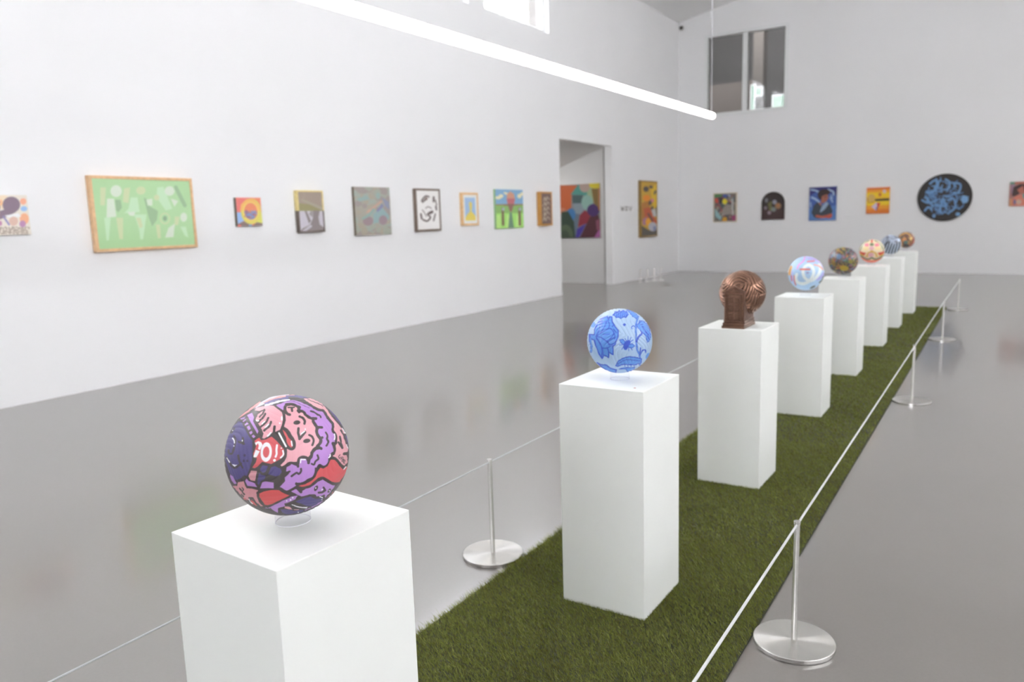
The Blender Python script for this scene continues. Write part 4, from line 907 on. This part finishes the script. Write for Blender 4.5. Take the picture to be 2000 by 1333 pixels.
def art_tree(b):
    b.C[:] = (156, 140, 126); b.p((146, 140, 96), [(800, 390), (1140, 430), (1150, 485), (800, 485)]); b.p((162, 152, 134), [(860, 360), (900, 350), (1140, 450), (1120, 480)]); b.e((164, 150, 138), 850, 300, 60, 60, ring=6)
    b.p((198, 192, 204), [(800, 485), (1160, 485), (1160, 760), (800, 760)]); K = (132, 122, 122)
    b.p(K, [(1010, 480), (1085, 480), (1070, 560), (1085, 640), (1150, 685), (1150, 760), (850, 760), (880, 690), (975, 640), (1005, 570)]); b.p(K, [(910, 485), (935, 485), (985, 600), (960, 630)]); b.curve((190, 184, 196), 30, [(900, 720), (950, 680), (980, 660)]); b.p((150, 142, 144), [(980, 485), (1010, 485), (1000, 560), (960, 520)])
def art_dusk(b):
    b.C[:] = (154, 150, 134); r = np.random.default_rng(12)
    for k in range(90): b.e([(150, 156, 140), (146, 134, 128), (148, 160, 148), (158, 148, 128)][k % 4], r.uniform(1460, 1920), r.uniform(200, 780), r.uniform(25, 60), r.uniform(20, 50))
    b.p((132, 162, 160), [(1508, 345), (1620, 305), (1665, 350), (1540, 375)]); b.p((130, 162, 164), [(1700, 520), (1800, 440), (1882, 540), (1880, 590), (1800, 540), (1760, 620), (1700, 630)]); b.e((136, 164, 158), 1755, 310, 26, 40); b.p((114, 118, 162), [(1735, 480), (1800, 395), (1822, 430), (1750, 500)]); b.p((124, 132, 162), [(1800, 330), (1880, 380), (1885, 470), (1830, 420)])
    b.curve((190, 146, 124), 24, [(1630, 500), (1700, 450), (1790, 375)]); b.e((196, 150, 126), 1660, 485, 26, 18); b.e((142, 118, 122), 1640, 600, 60, 55); b.e((142, 118, 124), 1812, 590, 48, 55); b.curve((128, 160, 152), 30, [(1580, 570), (1650, 530), (1700, 470)])
def art_ink(b):
    b.C[:] = (244, 242, 240); K = (92, 74, 72)
    for w_, p_ in ((22, [(300, 330), (330, 295)]), (24, [(418, 285), (418, 335)]), (20, [(445, 395), (452, 435)]), (18, [(285, 345), (275, 320), (320, 270), (360, 280)]), (22, [(262, 490), (272, 545)]), (20, [(290, 560), (340, 575), (378, 530), (345, 490), (400, 455)]), (30, [(370, 480), (400, 465)]), (16, [(437, 490), (418, 570)]), (9, [(320, 420), (350, 400), (390, 420)]), (9, [(280, 440), (310, 480), (330, 520)]), (12, [(440, 320), (455, 380)])): b.curve(K, w_, p_)
    b.e((120, 92, 80), 328, 303, 16, 18)
def art_bottle(b):
    b.C[:] = (160, 192, 226); b.p((234, 212, 92), [(780, 580), (815, 520), (830, 490), (862, 458), (855, 400), (848, 355), (866, 338), (884, 355), (886, 400), (880, 458), (912, 490), (930, 520), (960, 580)]); b.p((234, 212, 92), [(780, 545), (960, 540), (960, 600), (780, 600)])
def art_meadow(b):
    b.C[:] = (126, 174, 212); C_ = (240, 232, 196); b.p((138, 188, 98), [(1140, 375), (1560, 372), (1560, 490), (1140, 490)]); b.p((164, 226, 108), [(1140, 480), (1560, 478), (1560, 680), (1140, 680)]); b.s((150, 110, 70), 14, [(1150, 378), (1540, 374)])
    b.e(C_, 1205, 290, 40, 20); b.e(C_, 1240, 270, 30, 22); b.e(C_, 1300, 238, 30, 14, 20); b.e(C_, 1465, 270, 26, 28); b.e(C_, 1500, 245, 28, 22)
    for k in range(3): b.p((190, 236, 130), [(1190 + 120 * k, 500), (1230 + 120 * k, 500), (1240 + 120 * k, 660), (1180 + 120 * k, 660)])
    b.p((214, 150, 122), [(1312, 250), (1350, 212), (1398, 245), (1412, 320), (1310, 320)]); b.p((196, 104, 112), [(1308, 300), (1412, 300), (1398, 380), (1322, 380)]); b.p((142, 100, 88), [(1318, 365), (1400, 365), (1372, 462), (1348, 462)]); b.s((140, 90, 80), 8, [(1280, 385), (1440, 380)])
    b.p((104, 142, 112), [(1345, 470), (1372, 470), (1398, 660), (1330, 660)])
    for x in (1262, 1466): b.s((118, 84, 70), 26, [(x - 2, 420), (x + 4, 620)]); b.e((170, 180, 190), x + 5, 430, 16, 20)
def art_scribble(b):
    b.C[:] = (110, 84, 80); r = np.random.default_rng(4)
    for k in range(5):
        y = 300 + 60 * k; b.curve((212, 196, 166), 9, [(1750 + r.uniform(0, 12), y + 34), (1772 + r.uniform(-6, 6), y - 14), (1786 + r.uniform(-6, 6), y + 30), (1806 + r.uniform(-6, 6), y - 18), (1832 + r.uniform(-6, 6), y + 14)])
        b.curve((180, 162, 138), 6, [(1760 + r.uniform(0, 12), y + 8), (1800 + r.uniform(-6, 6), y + 2)])
def art_shapes(b):
    b.C[:] = (150, 150, 150); 
    b.p((206, 108, 66), [(0, 425), (260, 428), (215, 500), (212, 600), (150, 625), (0, 620)]); b.p((214, 140, 110), [(0, 570), (170, 600), (150, 640), (0, 640)]); b.p((92, 162, 152), [(208, 495), (262, 425), (355, 430), (335, 505)]); b.p((170, 190, 150), [(330, 430), (370, 420), (380, 560), (330, 500)]); b.e((188, 166, 156), 312, 432, 40, 48); b.p((84, 108, 110), [(218, 500), (298, 500), (292, 562), (222, 562)])
    b.p((146, 160, 172), [(228, 562), (300, 560), (320, 620), (270, 650), (240, 700)]); b.e((152, 192, 182), 330, 555, 42, 56); b.p((112, 128, 146), [(228, 640), (275, 640), (258, 740), (240, 820), (225, 800)]); b.e((78, 132, 190), 212, 645, 32, 46); b.p((66, 84, 72), [(140, 625), (190, 622), (232, 700), (242, 820), (140, 820)]); b.e((98, 114, 92), 170, 800, 55, 80); b.e((80, 96, 80), 165, 820, 35, 60)
    b.p((152, 62, 74), [(262, 740), (275, 650), (312, 612), (352, 640), (352, 705), (300, 720)]); b.p((94, 58, 66), [(275, 820), (318, 730), (355, 655), (415, 645), (440, 820)]); b.e((84, 62, 116), 376, 612, 46, 46); b.p((84, 72, 168), [(243, 820), (256, 750), (322, 712), (298, 765), (268, 820)]); b.p((184, 108, 172), [(380, 820), (415, 760), (440, 750), (440, 820)]); b.p((150, 92, 110), [(395, 690), (440, 670), (440, 760), (400, 760)])
    b.p((222, 206, 66), [(340, 400), (450, 395), (450, 450), (385, 452), (350, 442)]); b.p((142, 116, 70), [(362, 452), (412, 452), (412, 592), (380, 560)]); b.s((212, 130, 60), 9, [(419, 450), (419, 610)])
def art_ochre(b):
    b.C[:] = (204, 160, 56); b.p((224, 186, 48), [(800, 450), (870, 400), (870, 600), (820, 590)]); b.p((184, 120, 50), [(735, 560), (790, 540), (800, 660), (735, 700)])
    K = (84, 76, 76)
    for x, y, rx, ry in ((768, 455, 20, 20), (805, 440, 14, 10), (800, 555, 12, 20), (812, 600, 10, 18), (835, 480, 8, 16)): b.e(K, x, y, rx, ry, 20)
    b.e((232, 142, 44), 772, 522, 28, 24); b.p((192, 88, 52), [(750, 600), (795, 590), (852, 700), (842, 724), (760, 665)]); b.p((196, 198, 198), [(806, 610), (838, 600), (850, 655), (822, 662)]); b.p((80, 90, 80), [(838, 600), (860, 560), (860, 680), (848, 660)]); b.p((172, 120, 152), [(744, 680), (775, 660), (772, 722), (744, 722)]); b.e((236, 166, 46), 784, 700, 20, 30); b.p((88, 82, 74), [(725, 720), (790, 762), (850, 760), (870, 830), (725, 830)]); b.e((190, 190, 200), 818, 735, 32, 34); b.e((130, 140, 180), 832, 748, 12, 18); b.s((90, 70, 70), 12, [(785, 640), (815, 690)]); b.e((214, 130, 150), 815, 540, 12, 14)
def art_collage(b):
    b.C[:] = (118, 112, 106); r = np.random.default_rng(8)
    for k in range(70): b.s([(84, 90, 80), (150, 146, 136), (92, 110, 120), (150, 90, 90), (70, 66, 70), (170, 160, 140)][k % 6], r.uniform(8, 22), [(r.uniform(250, 550), r.uniform(290, 655)), (r.uniform(250, 550), r.uniform(290, 655))])
    b.p((88, 142, 88), [(245, 285), (358, 282), (352, 320), (250, 326)]); b.p((208, 92, 76), [(252, 345), (300, 335), (312, 395), (268, 412)]); b.e((226, 212, 56), 396, 385, 30, 40); b.e((226, 212, 56), 396, 385, 42, 20); b.e((66, 62, 66), 345, 370, 18, 50); b.p((168, 162, 152), [(388, 450), (480, 425), (490, 560), (345, 580)]); b.s((205, 204, 204), 18, [(502, 350), (508, 560)]); b.p((80, 100, 172), [(370, 285), (430, 285), (425, 330), (375, 325)]); b.p((170, 180, 206), [(430, 290), (475, 285), (470, 330)]); b.p((154, 70, 112), [(490, 590), (560, 565), (560, 660), (500, 655)]); b.p((220, 162, 58), [(368, 605), (422, 600), (432, 665), (358, 665)]); b.p((152, 192, 196), [(255, 480), (290, 520), (352, 605), (335, 650), (265, 590)])
    for k in range(5): b.s((120, 100, 90), 5, [(400 + 18 * k, 440), (380 + 22 * k, 560)])
def art_archway(b):
    b.C[:] = (58, 50, 48); b.p((74, 56, 56), [(880, 500), (1260, 490), (1260, 650), (880, 650)])
    for c, x, y, rx, ry in (((128, 128, 134), 978, 368, 24, 32), ((140, 128, 136), 965, 475, 22, 24), ((156, 138, 148), 1018, 542, 26, 26), ((152, 152, 164), 1092, 392, 30, 32), ((154, 118, 86), 1140, 446, 44, 44), ((130, 140, 134), 1075, 495, 38, 32)): b.e(c, x, y, rx, ry)
    for k in range(6): b.s((136, 136, 80), 10, [(1000 + 4 * k, 420 + 18 * k), (1050, 385 + 20 * k)])
    b.e((190, 120, 70), 1140, 440, 16, 16)
def art_sitter(b):
    b.C[:] = (74, 100, 170); b.p((94, 134, 196), [(1570, 480), (1960, 440), (1960, 650), (1560, 650)]); b.p((58, 56, 118), [(1570, 185), (1960, 180), (1960, 300), (1820, 240), (1700, 230), (1570, 320)]); S = (172, 196, 224)
    for w_, p_ in ((22, [(1600, 220), (1660, 230), (1720, 260)]), (26, [(1610, 330), (1660, 350), (1710, 390)]), (24, [(1840, 215), (1910, 250), (1915, 290)]), (18, [(1870, 330), (1900, 390)]), (18, [(1590, 400), (1600, 460)]), (14, [(1900, 340), (1880, 300)])): b.curve(S, w_, p_)
    K = (64, 70, 78); b.e((62, 50, 50), 1765, 290, 72, 78, 25); b.e((66, 50, 46), 1810, 255, 55, 42); b.p((172, 108, 88), [(1752, 310), (1795, 290), (1832, 285), (1842, 340), (1812, 385), (1765, 412), (1735, 400)]); b.e((110, 66, 58), 1800, 318, 22, 7, -10); b.e((150, 70, 70), 1800, 362, 12, 5)
    b.p(K, [(1605, 540), (1640, 440), (1692, 388), (1735, 440), (1770, 430), (1830, 382), (1872, 440), (1902, 520), (1872, 585), (1700, 625), (1640, 605)]); b.p((152, 172, 198), [(1722, 525), (1755, 445), (1815, 385), (1848, 415), (1798, 490), (1735, 540)]); b.p((190, 120, 96), [(1700, 400), (1745, 410), (1740, 450)]); b.curve((198, 104, 86), 34, [(1680, 588), (1770, 600), (1880, 570)]); b.curve((196, 90, 76), 30, [(1800, 590), (1850, 605), (1880, 590)])
def art_sunset(b):
    b.C[:] = (232, 138, 56)
    for c, ya, yb in (((224, 116, 54), 270, 300), ((238, 160, 58), 300, 330), ((242, 206, 46), 330, 385), ((238, 190, 50), 385, 430), ((240, 206, 50), 430, 480), ((236, 160, 52), 480, 525), ((226, 128, 54), 525, 600)): b.p(c, [(170, ya + 6), (480, ya - 8), (480, yb - 8), (170, yb + 6)])
    b.s((66, 58, 54), 24, [(298, 418), (442, 410)]); b.e((216, 176, 96), 248, 395, 42, 46); b.s((180, 120, 60), 8, [(200, 400), (215, 450), (280, 440)]); b.p((212, 196, 222), [(245, 495), (305, 442), (330, 460), (300, 540)]); b.p((206, 74, 70), [(310, 450), (352, 450), (318, 520)]); b.p((90, 90, 160), [(300, 500), (320, 500), (300, 545)]); b.e((222, 196, 204), 396, 318, 20, 22); b.e((206, 120, 60), 345, 355, 18, 22)
def art_oval(b):
    b.C[:] = (56, 52, 50); r = np.random.default_rng(21); BL = (112, 154, 202)
    for k in range(105):
        a, q = r.uniform(0, 2 * PI), math.sqrt(r.uniform(0, 1)); x, y = 1095 + 235 * q * math.cos(a), 380 + 205 * q * math.sin(a); t_ = r.uniform(0, PI); L_ = r.uniform(20, 50)
        b.curve([BL, (96, 134, 182), (104, 144, 194)][k % 3], r.uniform(8, 18), [(x - L_ * math.cos(t_), y - L_ * math.sin(t_)), (x + r.uniform(-15, 15), y + r.uniform(-15, 15)), (x + L_ * math.cos(t_ + 0.7), y + L_ * math.sin(t_ + 0.7))])
    for p_ in ([(920, 230), (980, 190), (1000, 260), (940, 330), (880, 330)], [(1100, 180), (1150, 220), (1120, 300)], [(1200, 220), (1270, 240), (1250, 330), (1200, 330)], [(1030, 560), (1070, 400), (1110, 520)], [(1140, 560), (1210, 500), (1190, 400), (1130, 420)], [(830, 420), (900, 450), (980, 430)], [(860, 540), (900, 500), (940, 530)]): b.curve(BL, 24, p_)
    b.e((128, 172, 216), 1320, 410, 42, 44); b.e((128, 170, 214), 1240, 580, 28, 22); b.e(BL, 965, 600, 20, 24); b.p((56, 52, 50), [(1010, 335), (1150, 325), (1140, 355), (1020, 365)]); b.e((58, 54, 52), 1160, 460, 18, 28)
def art_pair(b):
    b.C[:] = (176, 126, 120); b.s((96, 150, 130), 30, [(1850, 222), (1900, 220)]); b.s((190, 110, 90), 20, [(1900, 222), (2100, 210)]); b.p((160, 130, 150), [(1850, 240), (1900, 240), (1880, 330), (1850, 350)]); b.p((70, 52, 50), [(1860, 370), (1880, 270), (1950, 235), (2060, 235), (2080, 330), (1950, 340), (1900, 380)]); b.p((186, 112, 96), [(1920, 300), (1990, 250), (2010, 340), (1950, 340)]); b.p((208, 128, 110), [(1850, 430), (1900, 370), (1970, 350), (2060, 420), (2060, 490), (1850, 490)]); b.p((110, 160, 150), [(1980, 350), (2040, 330), (2060, 390), (1990, 400)]); b.e((90, 90, 130), 1892, 440, 14, 30); b.e((200, 170, 150), 1940, 440, 32, 30); b.p((214, 160, 120), [(1835, 400), (1860, 400), (1860, 490), (1830, 490)]); b.e((70, 54, 54), 2120, 300, 60, 70); b.p((120, 80, 90), [(2050, 380), (2200, 360), (2200, 490), (2050, 490)])

Z1, Z2, Z3, Z4 = (0, 320, 4.545), (440, 330, 5.882), (780, 340, 6.25), (1060, 250, 3.807)
Z5, Z6 = (1360, 340, 7.143), (1660, 320, 5.882)
GL, GB, GS = 1.0, 1.0, 1.0
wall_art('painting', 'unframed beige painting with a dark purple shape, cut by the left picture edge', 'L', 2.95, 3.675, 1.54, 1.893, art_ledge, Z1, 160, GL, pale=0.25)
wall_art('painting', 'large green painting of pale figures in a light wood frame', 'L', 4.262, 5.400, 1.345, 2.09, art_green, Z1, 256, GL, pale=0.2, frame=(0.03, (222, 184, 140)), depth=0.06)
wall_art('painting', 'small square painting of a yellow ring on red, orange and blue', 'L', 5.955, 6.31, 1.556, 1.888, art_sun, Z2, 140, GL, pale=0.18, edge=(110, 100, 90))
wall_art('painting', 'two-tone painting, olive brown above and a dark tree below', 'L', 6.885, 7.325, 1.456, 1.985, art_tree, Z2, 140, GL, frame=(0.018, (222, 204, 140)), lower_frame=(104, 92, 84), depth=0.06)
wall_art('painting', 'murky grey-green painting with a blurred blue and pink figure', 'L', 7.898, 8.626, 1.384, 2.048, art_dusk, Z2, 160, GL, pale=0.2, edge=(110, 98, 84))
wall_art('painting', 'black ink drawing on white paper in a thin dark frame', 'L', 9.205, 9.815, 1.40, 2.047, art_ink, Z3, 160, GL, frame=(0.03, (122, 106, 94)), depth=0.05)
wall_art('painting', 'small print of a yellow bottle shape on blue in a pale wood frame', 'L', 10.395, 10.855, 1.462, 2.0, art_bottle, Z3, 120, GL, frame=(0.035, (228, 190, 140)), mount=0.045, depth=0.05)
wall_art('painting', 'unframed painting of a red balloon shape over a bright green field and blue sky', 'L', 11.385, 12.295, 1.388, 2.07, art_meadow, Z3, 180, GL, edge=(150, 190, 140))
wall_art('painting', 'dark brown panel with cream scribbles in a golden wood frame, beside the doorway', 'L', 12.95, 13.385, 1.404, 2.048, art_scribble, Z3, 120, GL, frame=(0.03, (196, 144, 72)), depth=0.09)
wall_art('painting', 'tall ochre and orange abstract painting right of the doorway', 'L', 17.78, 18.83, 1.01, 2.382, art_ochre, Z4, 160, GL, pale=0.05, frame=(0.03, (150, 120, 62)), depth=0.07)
wall_art('painting', 'large abstract of interlocking coloured shapes seen through the doorway', 'S', -9.55, -7.99, 1.062, 2.312, art_shapes, Z4, 200, GS)
wall_art('painting', 'busy multicoloured collage with a yellow star in a thin pale frame', 'B', -6.582, -5.965, 1.303, 2.056, art_collage, Z5, 160, GB, frame=(0.022, (206, 192, 168)))
wall_art('painting', 'black arch-topped panel with small pale circles', 'B', -5.33, -4.765, 1.335, 2.028, art_archway, Z5, 150, GB, shape='arch', edge=(90, 82, 70))
wall_art('painting', 'blue portrait of a dark-haired person with crossed arms', 'B', -4.17, -3.54, 1.28, 2.095, art_sitter, Z5, 160, GB, edge=(80, 84, 100))
wall_art('painting', 'small yellow and orange striped sunset painting with a black bar', 'B', -2.868, -2.37, 1.41, 2.022, art_sunset, Z6, 130, GB, edge=(224, 150, 70))
wall_art('painting', 'big oval black panel covered in light blue scribbles', 'B', -1.786, -0.688, 1.196, 2.262, art_oval, Z6, 220, GB, shape='oval', edge=(70, 64, 60))
wall_art('painting', 'pink and brown painting of dark-haired figures cut by the right picture edge', 'B', 0.005, 0.55, 1.487, 2.01, art_pair, Z6, 130, GB, edge=(190, 130, 110))

# ------------------------------------------------------------------ vinyl lettering on the left wall
vt = thing('wall_text', 'short line of dark vinyl lettering between doorway and yellow painting', 'lettering', (XL + 0.001, 16.6, 1.66))
M_vinyl = material('vinyl_grey', (124, 118, 114), 0.7, noise=0.02)
def glyph(strokes, y, w, h):
    bm = bmesh.new()
    for (a, b_) in strokes:
        p, q = Vector((0, y + a[0] * w, a[1] * h)), Vector((0, y + b_[0] * w, b_[1] * h)); d = (q - p).normalized(); n = Vector((0, -d.z, d.y)) * 0.013
        vs = [bm.verts.new(v + Vector((x, 0, 0))) for x in (0, 0.002) for v in (p + n, p - n, q - n, q + n)]
        for f in ((0, 1, 2, 3), (7, 6, 5, 4), (0, 4, 5, 1), (1, 5, 6, 2), (2, 6, 7, 3), (3, 7, 4, 0)): bm.faces.new([vs[i] for i in f])
    return from_bm('letter', bm, M_vinyl, vt)
GW = [((0, 1), (0.25, 0)), ((0.25, 0), (0.5, 0.8)), ((0.5, 0.8), (0.75, 0)), ((0.75, 0), (1, 1))]
GO_ = [((0.1, 0.15), (0.1, 0.85)), ((0.1, 0.85), (0.9, 0.85)), ((0.9, 0.85), (0.9, 0.15)), ((0.9, 0.15), (0.1, 0.15))]
GV = [((0, 1), (0.5, 0)), ((0.5, 0), (1, 1))]
for k, (gl, y, w) in enumerate(((GW, 0.0, 0.17), (GO_, 0.24, 0.14), (GV, 0.46, 0.16))): glyph(gl, y, w, 0.105)

# sensor at the corner
t = thing('wall_sensor', 'small dark sensor high in the back left corner', 'sensor', (XL + 0.10, YB, 6.32))
box('bracket', (-0.02, 0.02, -0.08, 0.0, -0.02, 0.02), M_lamp_cap, t, bev=0.004)
from_bm('housing', lathe_bm([(0, -0.05), (0.035, -0.045), (0.05, -0.01), (0.05, 0.03), (0.03, 0.05), (0, 0.055)], 20), M_dark, t, (0, -0.11, 0), smooth=True)

# ------------------------------------------------------------------ upper room contents seen through the high window
def at_y(px, py, y):
    r = ROT.T @ np.array([(px - 1000) / FPX, -(py - 666.5) / FPX, 1.0]); return EYE + r * (y - EYE[1]) / r[1]
zz = lambda x, y: (1300 + x / 5.126, y / 5.126)
p0 = at_y(*zz(880, 300), 23.5); p1 = at_y(*zz(985, 300), 23.5); p2 = at_y(*zz(985, 840), 23.5)
o = box('upper_room_column', (p0[0], p1[0], 23.5, 23.9, 3.0, 9.2), material('column_beige', (80, 75, 70), 0.9, noise=0.04), bev=0.01); tag(o, 'beige square column behind the right pane of the high window', 'column')
q0 = at_y(*zz(420, 870), 25.0); q1 = at_y(*zz(870, 800), 25.0)
o = from_bm('upper_room_partition', prism_bm([(q0[0] - 1.5, 3.0), (q1[0], 3.0), (q1[0], q1[2]), (q0[0] - 1.5, q0[2])], 25.0, 25.15), M_up_beige); tag(o, 'low beige partition wall behind the high window', 'partition')
def lit_pane(x0, y0, x1, y1, yw, label):
    a = at_y(*zz(x0, y0), yw); c = at_y(*zz(x1, y1), yw)
    if y1 > 1000: c[2] = 3.0
    t = thing('glazed_panel', label, 'window', (a[0], yw, c[2])); W_, H_ = c[0] - a[0], a[2] - c[2]
    box('pane', (0.02, W_ - 0.02, 0, 0.01, 0.02, H_ - 0.02), M_up_lit, t)
    for d in ((0, 0.02, -0.01, 0.02, 0, H_), (W_ - 0.02, W_, -0.01, 0.02, 0, H_), (0.02, W_ - 0.02, -0.01, 0.02, 0, 0.02), (0.02, W_ - 0.02, -0.01, 0.02, H_ - 0.02, H_)): box('frame_bar', d, M_frame_white, t)
lit_pane(850, 850, 895, 1110, 23.2, 'narrow mint-lit glazed panel behind the right pane of the high window')
lit_pane(895, 875, 970, 960, 23.2, 'small mint-lit glazed panel beside the column behind the high window')
lit_pane(1065, 955, 1215, 1110, 23.2, 'wide mint-lit glazed panel at the right behind the high window')

# ------------------------------------------------------------------ trees outside the left windows
M_leaf = material('leaf_green', (176, 190, 160), 0.6, noise=0.2, nscale=1.5)
M_bark = material('bark', (96, 82, 66), 0.9, noise=0.2, nscale=12, bump=0.4, bscale=30)
def tree(x, y, h, r, seed, label):
    t = thing('tree', label, 'tree', (x, y, 0), 'trees outside the left windows'); r_ = np.random.default_rng(seed)
    from_bm('trunk', tube_bm([(0, 0, 0), (0.1, 0.05, h * 0.4), (0, 0.1, h - r * 0.6)], 0.16, 10), M_bark, t, smooth=True)
    n = 900; d = r_.normal(size=(n, 3)); d /= np.linalg.norm(d, axis=1)[:, None]; P = d * (r * r_.uniform(0.35, 1, n) ** 0.5)[:, None] * np.array([1, 1, 0.9]) + np.array([0, 0, h - r])
    A_ = r_.normal(size=(n, 3)); A_ /= np.linalg.norm(A_, axis=1)[:, None]; B_ = np.cross(A_, d); B_ /= np.linalg.norm(B_, axis=1)[:, None]
    V_ = np.stack([P - A_ * 0.16, P + B_ * 0.08, P + A_ * 0.16, P - B_ * 0.08], 1).reshape(-1, 3)
    me = bpy.data.meshes.new('foliage'); me.from_pydata(V_.tolist(), [], [tuple(range(4 * i, 4 * i + 4)) for i in range(n)]); me.update()
    o = link('foliage', me, M_leaf, t); o['kind'] = 'stuff'
tree(-13.2, 22.6, 9.6, 2.0, 1, 'leafy green tree outside the high left window')
